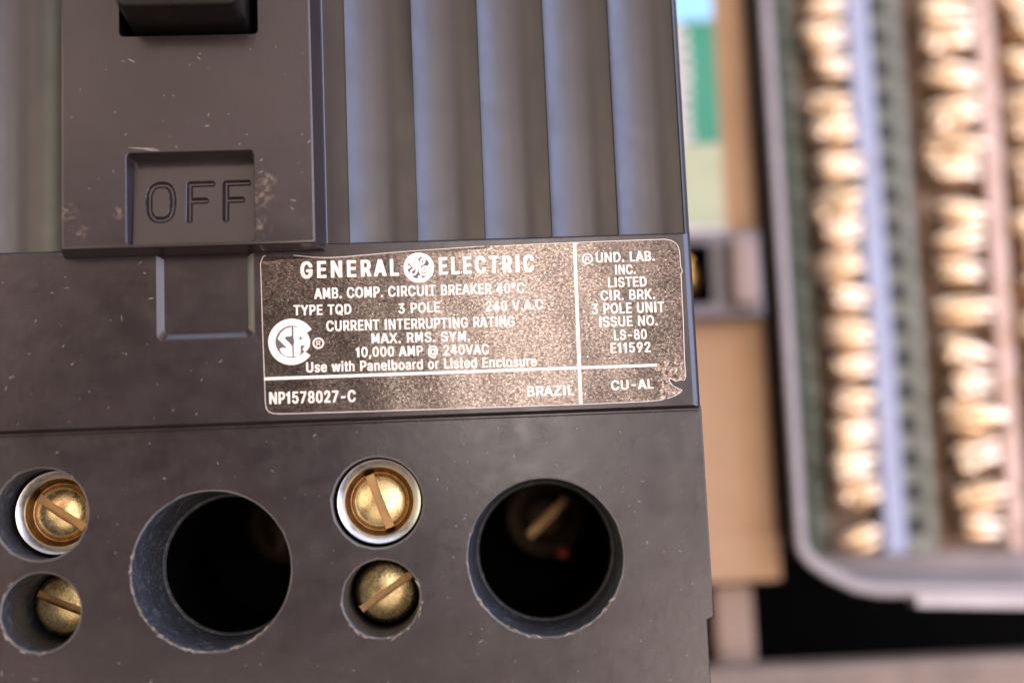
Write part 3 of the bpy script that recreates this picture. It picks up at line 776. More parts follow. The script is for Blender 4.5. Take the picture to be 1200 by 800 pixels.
    'N': (761,[87,0,87,500,87,1000,143,1000,198,1000,349,680,499,359,512,331,528,296,545,255,564,210,583,160,602,108,595,107,589,105,585,160,583,213,581,263,581,309,580,350,580,383,580,692,580,1000,627,1000,674,1000,674,500,674,0,618,0,563,0,428,285,294,570,276,609,258,650,238,696,215,749,189,812,156,889,165,890,173,892,176,820,178,754,180,695,181,645,182,603,182,572,182,286,182,0,135,0],[1,3,2,1,36,3,36,4,3,36,38,4,38,5,4,21,23,22,21,24,23,21,25,24,36,37,38,39,35,38,35,5,38,1,39,36,39,35,36,1,40,39,34,5,35,1,41,40,33,5,34,32,5,33,1,42,41,20,25,21,32,6,5,31,6,32,1,43,42,30,6,31,1,44,43,1,45,44,29,6,30,20,26,25,0,45,1,19,26,20,29,7,6,18,26,19,29,8,7,17,26,18,29,9,8,0,46,45,28,9,29,16,26,17,28,10,9,15,26,16,28,11,10,28,14,11,14,13,11,13,12,11,14,26,15,28,26,14,47,46,0,27,26,28]),
    'O': (776,[388,-13,298,2,219,49,152,125,102,227,69,352,59,499,69,647,102,773,152,875,219,951,298,998,388,1013,478,998,558,951,624,875,675,773,707,647,717,499,707,352,675,227,624,125,558,49,478,2,388,104,451,115,508,149,557,205,594,283,618,382,626,499,618,618,594,717,557,795,508,851,451,885,388,896,325,885,268,850,220,794,182,716,158,618,150,499,158,382,182,284,220,206,268,150,325,115],[11,13,12,10,13,11,10,14,13,9,14,10,9,36,14,36,15,14,9,37,36,35,15,36,34,15,35,9,38,37,8,38,9,34,16,15,33,16,34,8,39,38,32,16,33,8,40,39,7,40,8,32,17,16,31,17,32,7,41,40,6,41,7,31,18,17,30,18,31,6,42,41,5,42,6,5,43,42,29,18,30,29,19,18,5,44,43,28,19,29,4,44,5,28,20,19,4,45,44,27,20,28,3,45,4,27,21,20,3,46,45,26,21,27,3,47,46,25,21,26,2,47,3,25,22,21,2,24,47,24,22,25,2,22,24,1,22,2,1,23,22,1,0,23]),
    'P': (647,[87,0,87,500,87,1000,215,1000,342,1000,420,990,483,958,532,909,567,845,588,769,594,683,588,598,567,522,532,457,483,407,420,376,342,365,251,365,159,365,159,421,159,477,249,477,338,477,391,483,432,503,463,535,484,577,497,627,501,683,497,740,484,789,463,831,432,862,390,882,338,889,259,889,181,889,181,444,181,0,134,0],[1,36,2,36,3,2,36,4,3,36,5,4,36,6,5,36,7,6,36,35,7,35,34,7,34,33,7,33,8,7,1,20,36,20,37,36,32,8,33,31,8,32,31,9,8,30,9,31,29,9,30,29,10,9,28,10,29,27,10,28,27,11,10,26,11,27,26,12,11,25,12,26,24,12,25,24,13,12,23,13,24,0,20,1,22,13,23,0,19,20,37,21,20,37,22,21,37,13,22,37,14,13,38,17,37,17,14,37,0,18,19,17,15,14,17,16,15,0,17,18,0,38,17,39,38,0]),
    'Q': (776,[357,313,406,313,455,313,496,240,537,166,548,147,558,128,620,17,681,-94,632,-94,583,-94,543,-21,503,52,492,71,482,90,419,201,388,-13,298,2,219,49,152,125,102,227,69,352,59,499,69,647,102,773,152,875,219,951,298,998,388,1013,478,998,558,951,624,875,675,773,707,647,717,499,707,352,675,227,624,125,558,49,478,2,388,104,451,115,508,149,557,205,594,283,618,382,626,499,618,618,594,717,557,795,508,851,451,885,388,896,325,885,268,850,220,794,182,716,158,618,150,499,158,382,182,284,220,206,268,150,325,115],[27,29,28,26,29,27,26,30,29,25,30,26,25,52,30,52,31,30,25,53,52,51,31,52,50,31,51,25,54,53,24,54,25,50,32,31,49,32,50,24,55,54,48,32,49,24,56,55,23,56,24,48,33,32,47,33,48,23,57,56,22,57,23,47,34,33,46,34,47,22,58,57,21,58,22,21,59,58,45,34,46,45,35,34,21,60,59,44,35,45,20,60,21,44,36,35,15,1,0,15,2,1,15,3,2,20,61,60,43,36,44,15,4,3,19,61,20,43,37,36,19,62,61,42,4,43,4,37,43,14,42,15,42,4,15,5,37,4,19,63,62,41,14,42,6,37,5,7,37,6,18,63,19,38,7,37,18,40,63,40,14,41,18,14,40,18,13,14,18,12,13,18,39,12,39,11,12,17,39,18,39,7,38,39,11,7,11,8,7,17,16,39,10,8,11,9,8,10]),
    'R': (653,[87,0,87,500,87,1000,215,1000,343,1000,421,990,484,960,533,913,568,851,589,777,595,692,589,607,568,534,533,473,484,427,421,398,343,389,242,389,140,389,140,445,140,501,240,501,340,501,392,507,433,524,464,553,485,591,498,637,502,692,498,748,485,796,464,835,433,864,391,882,339,889,260,889,181,889,181,444,181,0,134,0,514,0,424,225,335,450,388,450,441,450,531,225,622,0,568,0],[1,36,2,36,3,2,36,4,3,36,5,4,36,6,5,36,7,6,36,35,7,35,34,7,34,33,7,33,8,7,1,20,36,20,37,36,32,8,33,31,8,32,31,9,8,30,9,31,29,9,30,29,10,9,28,10,29,27,10,28,27,11,10,26,11,27,26,12,11,25,12,26,24,12,25,24,13,12,23,13,24,22,13,23,1,19,20,37,21,20,37,22,21,37,13,22,0,19,1,37,42,13,42,43,13,43,44,13,44,14,13,37,16,42,16,41,42,45,14,44,0,18,19,38,17,37,17,16,37,15,45,14,16,45,15,0,17,18,0,38,17,41,45,16,40,45,41,40,46,45,39,38,0,47,46,40]),
    'S': (650,[325,-17,250,-9,185,18,133,61,93,118,67,188,56,268,104,268,152,268,161,216,180,172,207,139,242,115,282,101,325,97,373,102,416,118,452,145,479,181,497,224,503,274,498,317,483,352,460,379,430,402,395,421,356,437,312,454,267,470,186,512,125,568,88,641,75,732,84,811,109,880,149,936,200,979,261,1005,330,1013,399,1005,460,978,510,936,549,882,573,817,583,743,537,743,491,743,475,810,440,860,389,891,327,901,282,896,243,880,211,855,187,822,172,783,167,738,173,692,190,656,216,627,246,606,278,589,309,577,347,563,384,549,418,536,453,518,489,496,522,467,551,432,574,388,589,336,594,272,586,195,562,125,523,66,470,21,404,-8],[37,39,38,36,39,37,36,40,39,35,40,36,35,41,40,35,42,41,34,50,35,50,42,35,34,51,50,49,42,50,34,52,51,48,42,49,48,43,42,33,52,34,33,53,52,47,43,48,33,54,53,33,55,54,47,44,43,32,55,33,46,44,47,32,56,55,45,44,46,32,57,56,31,57,32,31,58,57,31,59,58,30,59,31,30,60,59,30,61,60,30,62,61,30,63,62,29,63,30,29,64,63,29,65,64,29,66,65,29,67,66,28,67,29,28,68,67,27,68,28,27,69,68,26,69,27,25,69,26,25,70,69,24,70,25,23,70,24,23,71,70,22,71,23,21,71,22,21,72,71,20,72,21,19,72,20,19,73,72,5,7,6,5,8,7,5,9,8,18,73,19,5,10,9,18,74,73,4,10,5,17,74,18,4,11,10,16,74,17,4,12,11,16,75,74,15,75,16,3,12,4,3,13,12,14,75,15,3,14,13,3,75,14,3,76,75,2,76,3,2,77,76,1,77,2,1,0,77]),
    'T': (653,[46,888,46,944,46,1000,326,1000,606,1000,606,944,606,888,490,888,373,888,373,444,373,0,327,0,280,0,280,444,280,888,163,888],[1,3,2,1,4,3,1,5,4,0,5,1,0,6,5,15,6,0,14,6,15,13,8,14,8,6,14,13,9,8,7,6,8,13,10,9,12,10,13,11,10,12]),
    'U': (752,[376,-16,295,-5,224,30,166,85,123,157,96,243,87,340,87,670,87,1000,134,1000,181,1000,181,675,181,350,187,282,205,222,233,172,272,134,320,109,376,101,433,109,481,134,519,172,548,222,565,282,571,350,571,675,571,1000,618,1000,665,1000,665,670,665,340,656,243,629,157,586,85,529,30,458,-5],[7,9,8,7,10,9,7,11,10,25,27,26,25,28,27,25,29,28,7,12,11,24,29,25,6,12,7,24,30,29,6,13,12,23,30,24,5,13,6,23,31,30,5,14,13,22,31,23,4,14,5,22,32,31,4,15,14,21,32,22,4,16,15,20,32,21,3,16,4,20,33,32,3,17,16,19,33,20,3,18,17,18,33,19,3,33,18,3,34,33,2,34,3,1,34,2,1,35,34,0,35,1]),
    'V': (698,[296,0,160,500,24,1000,73,1000,123,1000,201,703,280,405,295,346,313,270,335,175,361,60,351,60,341,60,367,177,388,271,407,347,421,405,498,703,574,1000,624,1000,673,1000,539,500,404,0,350,0],[1,3,2,1,4,3,1,5,4,17,19,18,17,20,19,17,21,20,1,6,5,16,21,17,16,22,21,0,6,1,0,7,6,15,22,16,14,22,15,0,8,7,13,22,14,0,9,8,12,11,13,11,10,13,10,22,13,0,10,9,0,22,10,23,22,0]),
    'X': (690,[26,0,171,280,316,559,316,512,316,464,179,732,43,1000,97,1000,151,1000,205,894,259,787,280,745,297,710,311,678,325,647,339,613,354,574,346,574,338,574,353,612,367,646,380,678,395,710,413,745,434,787,489,894,543,1000,596,1000,649,1000,513,735,376,470,376,517,376,564,520,282,663,0,609,0,555,0,490,127,425,254,406,292,390,324,376,354,363,384,350,417,335,454,345,454,356,454,341,418,328,386,314,356,300,326,284,293,264,254,199,127,133,0,80,0],[5,7,6,5,8,7,5,9,8,25,27,26,25,28,27,25,29,28,5,10,9,24,29,25,5,11,10,23,29,24,5,12,11,22,29,23,22,30,29,4,12,5,4,13,12,21,30,22,4,3,13,3,2,13,2,14,13,20,32,21,32,31,21,31,30,21,2,15,14,19,32,20,2,18,15,18,16,15,18,17,19,17,16,19,16,32,19,2,16,18,2,32,16,2,33,32,1,44,2,44,45,2,45,46,2,46,33,2,1,47,44,47,43,44,47,43,46,43,33,46,1,48,47,42,33,43,1,49,48,41,33,42,1,50,49,40,33,41,1,51,50,39,33,40,1,52,51,38,33,39,38,34,33,0,52,1,0,53,52,37,34,38,0,54,53,36,34,37,55,54,0,35,34,36]),
    'Y': (686,[296,0,296,205,296,409,160,705,24,1000,78,1000,133,1000,206,839,280,677,303,625,323,574,343,519,363,453,344,453,325,453,345,520,365,576,386,626,408,677,481,839,554,1000,608,1000,662,1000,526,705,390,409,390,205,390,0,343,0],[3,5,4,3,6,5,3,7,6,19,21,20,19,22,21,19,23,22,3,8,7,18,23,19,2,8,3,18,24,23,2,9,8,17,24,18,16,24,17,2,10,9,15,24,16,2,11,10,14,13,15,13,12,15,12,24,15,2,12,11,2,24,12,1,24,2,1,25,24,0,25,1,0,26,25,27,26,0]),
    'Z': (660,[50,0,50,120,450,890,70,890,70,1000,600,1000,600,880,200,110,610,110,610,0],[4,2,5,7,6,2,2,4,3,1,7,2,7,1,0,9,8,7,9,7,0,2,6,5]),
    'a': (566,[232,-17,183,-10,137,10,99,42,69,88,50,144,44,212,49,270,63,316,85,352,113,380,146,400,182,414,221,424,259,432,304,440,340,446,367,452,386,462,397,477,401,501,401,503,401,505,398,547,388,583,372,612,349,633,320,646,285,650,248,646,217,634,191,615,171,591,156,565,146,538,103,555,60,572,83,633,114,680,152,715,193,738,238,751,282,756,313,753,348,746,383,731,416,708,445,675,469,630,484,570,490,494,490,247,490,0,446,0,402,0,402,51,402,102,399,102,396,102,384,76,367,48,343,23,313,2,276,-12,248,89,294,96,332,115,361,145,383,183,396,226,401,271,401,322,401,373,392,365,377,358,358,351,336,346,314,341,291,337,271,333,255,330,224,323,195,312,170,296,150,274,138,244,134,206,137,171,148,142,166,119,189,103,216,93],[41,43,42,41,44,43,40,44,41,40,45,44,39,45,40,39,46,45,38,46,39,38,47,46,37,47,38,37,28,47,28,48,47,37,29,28,27,48,28,37,30,29,26,48,27,37,31,30,36,31,37,25,48,26,25,49,48,36,32,31,24,49,25,36,33,32,23,49,24,35,33,36,23,50,49,35,34,33,22,50,23,21,50,22,20,50,21,19,50,20,19,51,50,18,51,19,17,51,18,16,72,17,72,51,17,15,72,16,14,72,15,13,72,14,12,72,13,11,72,12,10,72,11,9,72,10,9,73,72,71,51,72,9,74,73,9,75,74,8,75,9,8,76,75,8,77,76,8,78,77,8,79,78,8,80,79,8,81,80,8,82,81,70,51,71,7,82,8,7,83,82,7,84,83,7,85,84,69,51,70,6,85,7,69,52,51,6,86,85,68,52,69,5,86,6,5,87,86,67,56,68,56,52,68,5,88,87,66,56,67,4,88,5,4,89,88,4,90,89,65,58,66,58,56,66,4,91,90,65,59,58,57,56,58,55,52,56,64,59,65,4,64,91,4,59,64,3,59,4,3,60,59,54,52,55,3,61,60,2,61,3,2,62,61,1,62,2,1,63,62,53,52,54,0,63,1]),
    'b': (617,[334,-16,288,-10,251,7,222,33,200,61,184,90,172,115,167,115,163,115,163,58,163,0,120,0,76,0,76,500,76,1000,121,1000,165,1000,165,814,165,628,169,628,172,628,184,652,200,680,221,708,249,733,286,750,333,756,398,744,455,709,502,652,538,575,560,481,568,371,560,261,538,166,503,89,456,32,399,-4,320,92,367,101,407,129,437,172,459,229,473,297,477,372,473,447,460,513,438,569,407,612,368,639,320,648,273,640,234,613,204,572,182,517,168,450,164,372,168,294,182,226,204,170,235,128,274,101],[13,15,14,13,16,15,13,17,16,13,18,17,25,27,26,24,27,25,24,28,27,23,28,24,23,29,28,22,29,23,21,29,22,21,50,29,50,49,29,49,30,29,20,50,21,20,51,50,20,52,51,48,30,49,13,19,18,13,20,19,13,52,20,13,53,52,47,30,48,47,31,30,13,54,53,46,31,47,13,55,54,45,31,46,12,55,13,45,32,31,12,56,55,44,32,45,12,57,56,43,32,44,43,33,32,42,33,43,12,58,57,42,34,33,41,34,42,12,8,58,8,59,58,40,34,41,8,60,59,40,35,34,39,35,40,8,7,60,7,6,60,6,61,60,12,9,8,5,61,6,38,35,39,5,38,61,5,35,38,4,35,5,4,36,35,3,36,4,12,10,9,2,36,3,2,37,36,1,37,2,11,10,12,1,0,37]),
    'c': (576,[301,-16,231,-4,170,32,119,90,81,167,58,261,50,368,58,478,81,572,119,649,170,707,231,744,301,756,341,752,378,741,413,724,444,700,471,669,494,633,513,591,526,544,483,530,441,515,433,543,422,568,409,591,393,611,374,627,352,639,328,646,301,648,252,639,211,610,180,565,158,508,144,441,140,368,144,297,158,231,180,174,211,130,252,101,301,91,328,94,353,101,375,114,394,130,410,150,424,174,435,201,443,230,485,216,528,201,515,153,496,110,473,73,445,42,414,17,379,-1,342,-12],[11,13,12,11,14,13,10,14,11,10,15,14,10,16,15,9,16,10,9,17,16,9,30,17,30,18,17,8,31,9,31,30,9,29,18,30,28,18,29,8,32,31,27,18,28,27,19,18,26,19,27,25,19,26,8,33,32,24,19,25,24,20,19,7,33,8,23,20,24,7,34,33,23,21,20,22,21,23,7,35,34,6,35,7,6,36,35,5,36,6,5,37,36,5,38,37,4,38,5,4,39,38,49,51,50,49,52,51,49,53,52,48,53,49,47,53,48,4,40,39,3,40,4,47,54,53,46,54,47,45,54,46,3,41,40,44,54,45,44,55,54,43,55,44,3,42,41,42,55,43,3,55,42,2,55,3,2,56,55,2,57,56,1,57,2,1,58,57,1,59,58,0,59,1]),
    'd': (617,[284,-16,219,-4,162,32,115,89,79,166,57,261,50,371,57,481,80,575,115,652,163,709,220,744,285,756,331,750,368,733,396,708,418,680,434,652,445,628,449,628,452,628,452,814,452,1000,496,1000,541,1000,541,500,541,0,498,0,455,0,455,58,455,115,450,115,446,115,434,90,417,61,396,33,367,7,330,-10,297,92,344,101,383,128,413,170,436,226,449,294,453,372,449,450,436,517,414,572,383,613,344,640,297,648,250,639,210,612,180,569,158,513,144,447,140,372,145,297,158,229,180,172,211,129,250,101],[21,23,22,21,24,23,21,25,24,20,25,21,11,13,12,11,14,13,10,14,11,10,15,14,9,15,10,9,16,15,9,17,16,8,51,9,51,50,9,50,17,9,50,18,17,49,18,50,48,18,49,8,52,51,48,19,18,48,20,19,48,25,20,47,25,48,8,53,52,7,53,8,46,25,47,7,54,53,45,25,46,7,55,54,45,26,25,6,55,7,44,26,45,6,56,55,6,57,56,43,26,44,5,57,6,5,58,57,42,26,43,4,58,5,4,59,58,41,30,42,30,26,42,4,60,59,40,30,41,3,60,4,3,61,60,39,32,40,32,30,40,39,33,32,31,30,32,29,26,30,3,38,61,38,33,39,3,33,38,3,34,33,2,34,3,2,35,34,28,26,29,2,36,35,1,36,2,1,37,36,27,26,28,0,37,1]),
    'e': (588,[308,-16,234,-4,170,32,119,90,81,167,57,260,50,367,57,475,80,569,118,647,167,706,228,743,298,756,343,751,387,735,428,709,464,670,496,619,519,554,535,475,540,381,540,357,540,333,324,333,109,333,109,384,109,434,300,434,492,434,471,416,450,397,446,467,433,528,412,578,382,617,344,641,298,649,252,641,213,616,181,578,158,530,144,474,140,415,140,382,140,349,145,273,161,209,186,158,220,121,261,98,309,91,341,94,369,104,394,120,415,143,432,172,444,207,488,193,531,179,514,124,487,77,453,38,411,9,363,-10],[11,13,12,11,14,13,10,14,11,10,15,14,10,16,15,9,16,10,9,36,16,36,17,16,9,37,36,35,17,36,8,37,9,34,17,35,8,38,37,34,18,17,33,18,34,8,39,38,32,18,33,8,40,39,7,40,8,32,19,18,7,41,40,31,19,32,6,26,7,26,41,7,31,28,19,28,20,19,26,42,41,30,29,31,29,28,31,6,25,26,42,27,26,42,28,27,42,20,28,43,20,42,6,24,25,44,20,43,44,21,20,5,24,6,44,22,21,45,23,44,23,22,44,5,23,24,5,45,23,5,46,45,4,46,5,4,47,46,55,57,56,55,58,57,55,59,58,54,59,55,3,47,4,3,48,47,53,59,54,53,60,59,3,49,48,52,60,53,51,60,52,3,50,49,50,60,51,3,60,50,2,60,3,2,61,60,2,62,61,1,62,2,1,63,62,0,63,1]),
    'h': (596,[165,446,165,223,165,0,121,0,76,0,76,500,76,1000,121,1000,165,1000,165,783,165,565,157,565,149,565,180,653,221,712,272,745,331,756,383,748,429,724,467,685,496,631,514,560,519,472,519,236,519,0,475,0,431,0,431,231,431,462,422,540,397,598,357,635,305,647,268,641,234,624,205,595,184,556,170,506],[5,7,6,5,8,7,5,9,8,5,12,9,12,10,9,15,17,16,15,18,17,14,18,15,14,19,18,13,19,14,13,32,19,32,20,19,12,34,13,34,33,13,33,32,13,31,20,32,30,20,31,30,21,20,12,35,34,29,21,30,12,11,35,11,10,35,10,36,35,5,10,12,5,36,10,29,22,21,5,37,36,28,22,29,5,0,37,4,0,5,28,23,22,27,23,28,4,1,0,27,24,23,26,24,27,4,2,1,3,2,4,25,24,26]),
    'i': (242,[122,870,98,876,78,894,65,919,60,950,65,981,78,1006,98,1024,122,1030,146,1024,166,1006,179,981,184,950,179,919,166,894,146,876,76,0,76,373,76,746,121,746,165,746,165,373,165,0,121,0],[17,19,18,17,20,19,17,21,20,16,21,17,16,22,21,23,22,16,7,9,8,6,9,7,6,10,9,5,10,6,5,11,10,5,12,11,4,12,5,3,12,4,3,13,12,2,13,3,2,14,13,1,14,2,1,15,14,0,15,1]),
    'l': (275,[203,-5,147,6,108,40,84,93,76,166,76,583,76,1000,121,1000,165,1000,165,597,165,194,168,151,175,122,189,107,213,102,224,102,233,103,240,105,247,107,255,56,263,5,250,2,235,-2,219,-4],[5,7,6,5,8,7,5,9,8,5,10,9,4,10,5,4,11,10,3,11,4,3,12,11,3,13,12,3,14,13,17,19,18,16,19,17,15,19,16,14,19,15,3,19,14,2,19,3,2,20,19,1,20,2,0,20,1,0,21,20,0,22,21,0,23,22]),
    'n': (596,[165,446,165,223,165,0,121,0,76,0,76,373,76,746,119,746,162,746,163,655,163,565,156,565,149,565,180,653,221,712,272,745,331,756,383,748,429,724,467,685,495,631,513,560,519,472,519,236,519,0,475,0,431,0,431,231,431,462,422,540,397,598,357,635,305,647,268,641,234,624,205,595,184,556,170,506],[15,17,16,15,18,17,5,7,6,5,8,7,5,9,8,14,18,15,14,19,18,13,19,14,13,32,19,32,20,19,5,12,9,12,10,9,12,34,13,34,33,13,33,32,13,31,20,32,30,20,31,30,21,20,12,35,34,29,21,30,12,11,35,11,10,35,10,36,35,5,10,12,5,36,10,29,22,21,5,37,36,28,22,29,5,0,37,28,23,22,27,23,28,5,1,0,4,1,5,27,24,23,26,24,27,4,2,1,3,2,4,25,24,26]),
    'o': (604,[301,-16,231,-4,170,32,119,90,81,167,58,261,50,368,58,478,81,572,119,649,170,707,231,744,301,756,373,744,434,707,485,649,523,572,546,478,554,368,546,261,523,167,485,90,434,32,373,-4,301,91,352,101,393,130,425,174,447,231,460,297,464,368,460,441,447,507,425,565,393,610,352,639,301,648,252,639,211,610,180,565,158,508,144,441,140,368,144,297,158,231,180,174,211,130,252,101],[11,13,12,11,14,13,10,14,11,9,14,10,9,15,14,8,37,9,37,36,9,36,15,9,36,35,15,35,16,15,8,38,37,34,16,35,8,39,38,33,16,34,7,39,8,33,17,16,7,40,39,32,17,33,7,41,40,31,17,32,31,18,17,6,41,7,6,42,41,30,18,31,5,42,6,5,43,42,29,18,30,29,19,18,28,19,29,5,44,43,4,44,5,28,20,19,4,45,44,27,20,28,4,46,45,26,20,27,3,46,4,26,21,20,3,47,46,25,21,26,3,24,47,24,21,25,3,21,24,2,21,3,2,22,21,1,22,2,1,23,22,1,0,23]),
    'r': (377,[76,0,76,373,76,746,119,746,162,746,162,688,162,631,165,631,168,631,189,682,222,722,263,748,310,756,321,756,333,756,345,755,354,754,354,694,354,634,347,635,334,638,318,640,301,640,264,635,231,618,204,592,183,557,170,515,165,466,165,233,165,0,121,0],[11,13,12,11,14,13,11,15,14,11,16,15,11,17,16,10,17,11,1,3,2,1,4,3,1,5,4,9,17,10,9,18,17,1,6,5,8,22,9,22,21,9,21,20,9,20,19,9,19,18,9,8,23,22,8,24,23,1,7,6,1,8,7,1,26,8,26,25,8,25,24,8,1,27,26,1,28,27,1,29,28,0,29,1,0,30,29,31,30,0]),
    's': (531,[265,-16,211,-10,163,7,123,35,90,74,66,125,52,185,94,197,137,209,153,156,181,118,218,97,264,89,315,98,356,122,381,159,390,202,385,238,370,267,344,289,308,305,263,319,217,334,152,365,105,409,77,467,68,538,75,599,95,652,126,695,167,728,217,749,272,756,325,750,369,732,406,704,435,667,456,622,471,570,431,557,390,545,376,585,353,620,319,645,273,654,227,646,190,623,166,588,158,545,164,507,180,478,209,456,250,438,292,425,334,411,399,381,445,337,473,280,482,209,475,147,454,93,422,47,378,13,325,-9],[31,33,32,31,34,33,30,34,31,30,35,34,29,35,30,29,36,35,28,36,29,28,44,36,44,37,36,28,45,44,43,37,44,27,45,28,27,46,45,42,37,43,27,47,46,42,38,37,41,38,42,26,47,27,26,48,47,40,39,41,39,38,41,26,49,48,25,49,26,25,50,49,25,51,50,24,51,25,24,52,51,24,53,52,24,54,53,24,55,54,23,55,24,23,56,55,22,56,23,22,57,56,21,57,22,20,57,21,19,57,20,18,57,19,18,58,57,17,58,18,16,58,17,7,9,8,16,59,58,15,59,16,6,9,7,5,9,6,14,59,15,5,10,9,14,60,59,4,10,5,13,60,14,4,11,10,12,60,13,4,12,11,12,61,60,4,61,12,3,61,4,3,62,61,2,62,3,2,63,62,1,63,2,1,0,63]),
    't': (340,[110,80,160,0,310,0,310,110,220,110,220,640,320,640,320,745,220,745,220,950,110,950,110,745,20,745,20,640,110,640],[8,9,10,8,10,11,6,7,8,11,5,8,1,2,4,12,13,14,4,5,14,5,11,14,4,14,0,2,3,4,0,1,4,11,12,14,5,6,8]),
    'u': (596,[265,-10,213,-2,167,21,129,60,101,115,83,186,76,273,76,509,76,746,121,746,165,746,165,514,165,283,174,206,199,147,239,111,291,99,329,104,362,122,391,151,412,190,426,240,431,300,431,523,431,746,475,746,519,746,519,373,519,0,477,0,434,0,434,90,434,181,440,181,447,181,416,92,374,33,323,1],[7,9,8,7,10,9,7,11,10,23,25,24,23,26,25,23,27,26,22,27,23,7,12,11,6,12,7,22,28,27,21,28,22,6,13,12,5,13,6,20,34,21,34,28,21,5,14,13,19,32,20,32,34,20,4,14,5,19,31,32,33,34,32,35,31,34,31,28,34,18,31,19,4,15,14,17,31,18,3,15,4,3,16,15,16,35,17,35,31,17,3,35,16,3,36,35,30,28,31,2,36,3,2,37,36,1,37,2,1,0,37,29,28,30]),
    'w': (820,[20,745,140,745,240,220,360,745,460,745,580,220,680,745,800,745,640,0,530,0,410,500,290,0,180,0],[6,5,7,3,10,4,5,8,7,10,3,2,2,1,0,2,0,12,5,10,9,11,10,2,8,5,9,11,2,12,10,5,4]),
    '°': (460,[230,556,186,564,146,587,112,622,85,668,68,722,63,781,68,841,85,895,112,942,146,978,186,1000,230,1008,274,1000,314,978,348,942,374,895,391,841,397,781,391,722,374,668,348,622,314,587,274,564,230,657,255,661,277,674,295,693,310,719,320,748,323,781,320,815,310,845,295,870,277,890,255,903,230,907,206,903,184,890,165,870,150,845,141,815,138,781,141,748,150,719,165,693,184,674,206,661],[11,13,12,10,13,11,10,14,13,9,14,10,9,15,14,8,15,9,8,36,15,36,16,15,8,37,36,35,16,36,34,16,35,8,38,37,7,38,8,34,17,16,7,39,38,33,17,34,7,40,39,32,17,33,7,41,40,31,17,32,6,41,7,31,18,17,6,42,41,30,18,31,5,42,6,5,43,42,29,18,30,29,19,18,5,44,43,28,19,29,4,44,5,28,20,19,4,45,44,27,20,28,4,46,45,26,20,27,4,47,46,25,20,26,3,47,4,25,21,20,3,24,47,24,21,25,3,21,24,2,21,3,2,22,21,1,22,2,1,23,22,0,23,1]),
}
CAP = 1000.0


def put_text(mb2, body, x0, z0, x1, z1, h, track=60, weight=0.045):
    """condensed bold capitals from the outline table above, fitted between two points of the baseline"""
    pen = 0; P = []; F = []
    for ch in body:
        if ch == ' ':
            pen += 330 + track
            continue
        adv, V, T = GLYPHS[ch]
        b0 = len(P)
        for i in range(0, len(V), 2):
            P.append((pen + min(V[i], adv + 30), V[i + 1]))
        for i in range(0, len(T), 3):
            F.append((b0 + T[i], b0 + T[i + 1], b0 + T[i + 2]))
        pen += adv + track
    mn = min(p[0] for p in P); mx = max(p[0] for p in P)
    sx = math.hypot(x1 - x0, z1 - z0) / (mx - mn)
    wx = weight * h; wz = weight * h * 0.62
    # heavy weight: the outline laid down eight times round its centre line
    for q in range(8):
        a = 2 * math.pi * (q + 0.5) / 8
        ox, oz = wx * math.copysign(abs(math.cos(a)) ** 0.5, math.cos(a)), wz * math.copysign(abs(math.sin(a)) ** 0.5, math.sin(a))
        Q = []
        for x, y in P:
            u = (x - mn) / (mx - mn)
            Q.append((x0 + wx + (x1 - x0 - 2 * wx) * u + ox, -0.0012 * q, z0 + wz + (z1 - z0) * u + y / CAP * (h - 2 * wz) + oz))
        mb2.add(Q, F, 0)


TXT = [
    ('GENERAL', -42.39, 15.41, -31.92, 15.39, 1.84), ('ELECTRIC', -27.65, 15.36, -17.38, 15.34, 1.90),
    ('AMB. COMP. CIRCUIT BREAKER 40°C', -41.00, 13.17, -18.57, 13.09, 1.15), ('TYPE TQD', -43.21, 11.48, -37.09, 11.41, 1.10),
    ('3 POLE', -32.11, 11.30, -27.67, 11.33, 1.10), ('240 V.A.C', -22.79, 11.22, -16.62, 11.28, 1.09),
    ('CURRENT INTERRUPTING RATING', -39.79, 9.66, -19.73, 9.51, 1.14), ('MAX. RMS. SYM.', -35.05, 8.19, -24.58, 8.10, 1.08),
    ('10,000 AMP @ 240VAC', -36.76, 6.79, -22.60, 6.64, 1.07), ('Use with Panelboard or Listed Enclosure', -42.00, 5.36, -17.57, 5.16, 1.09),
    ('NP1578027-C', -45.93, 2.16, -36.89, 2.06, 1.26), ('BRAZIL', -18.73, 1.97, -13.71, 1.92, 1.07), ('CU-AL', -9.72, 2.30, -5.16, 2.31, 1.03),
    ('UND. LAB.', -10.69, 16.13, -4.29, 16.14, 1.10), ('INC.', -8.67, 14.76, -6.44, 14.76, 1.07), ('LISTED', -9.50, 13.38, -5.31, 13.37, 1.10),
    ('CIR. BRK.', -10.38, 11.98, -4.47, 11.97, 1.10), ('3 POLE UNIT', -11.41, 10.53, -3.53, 10.51, 1.16), ('ISSUE NO.', -10.65, 9.13, -4.35, 9.10, 1.11),
    ('LS-80', -9.15, 7.66, -5.59, 7.65, 1.09), ('E11592', -9.58, 6.26, -5.26, 6.25, 1.10)]
mb = MB()
for tx in TXT:
    put_text(mb, *tx, track=260 if tx[5] > 1.5 else 60, weight=0.06 if tx[5] > 1.5 else 0.042)


def annulus(mb2, cx, cz, r0, r1, a0=0.0, a1=360.0, n=64, sq=1.0):
    P, Q = [], []
    for i in range(n + 1):
        a = math.radians(a0 + (a1 - a0) * i / n)
        P.append((cx + r0 * math.cos(a), 0, cz + r0 * math.sin(a))); Q.append((cx + r1 * math.cos(a), 0, cz + r1 * math.sin(a)))
    mb2.rings([P, Q], 0, closed=False)


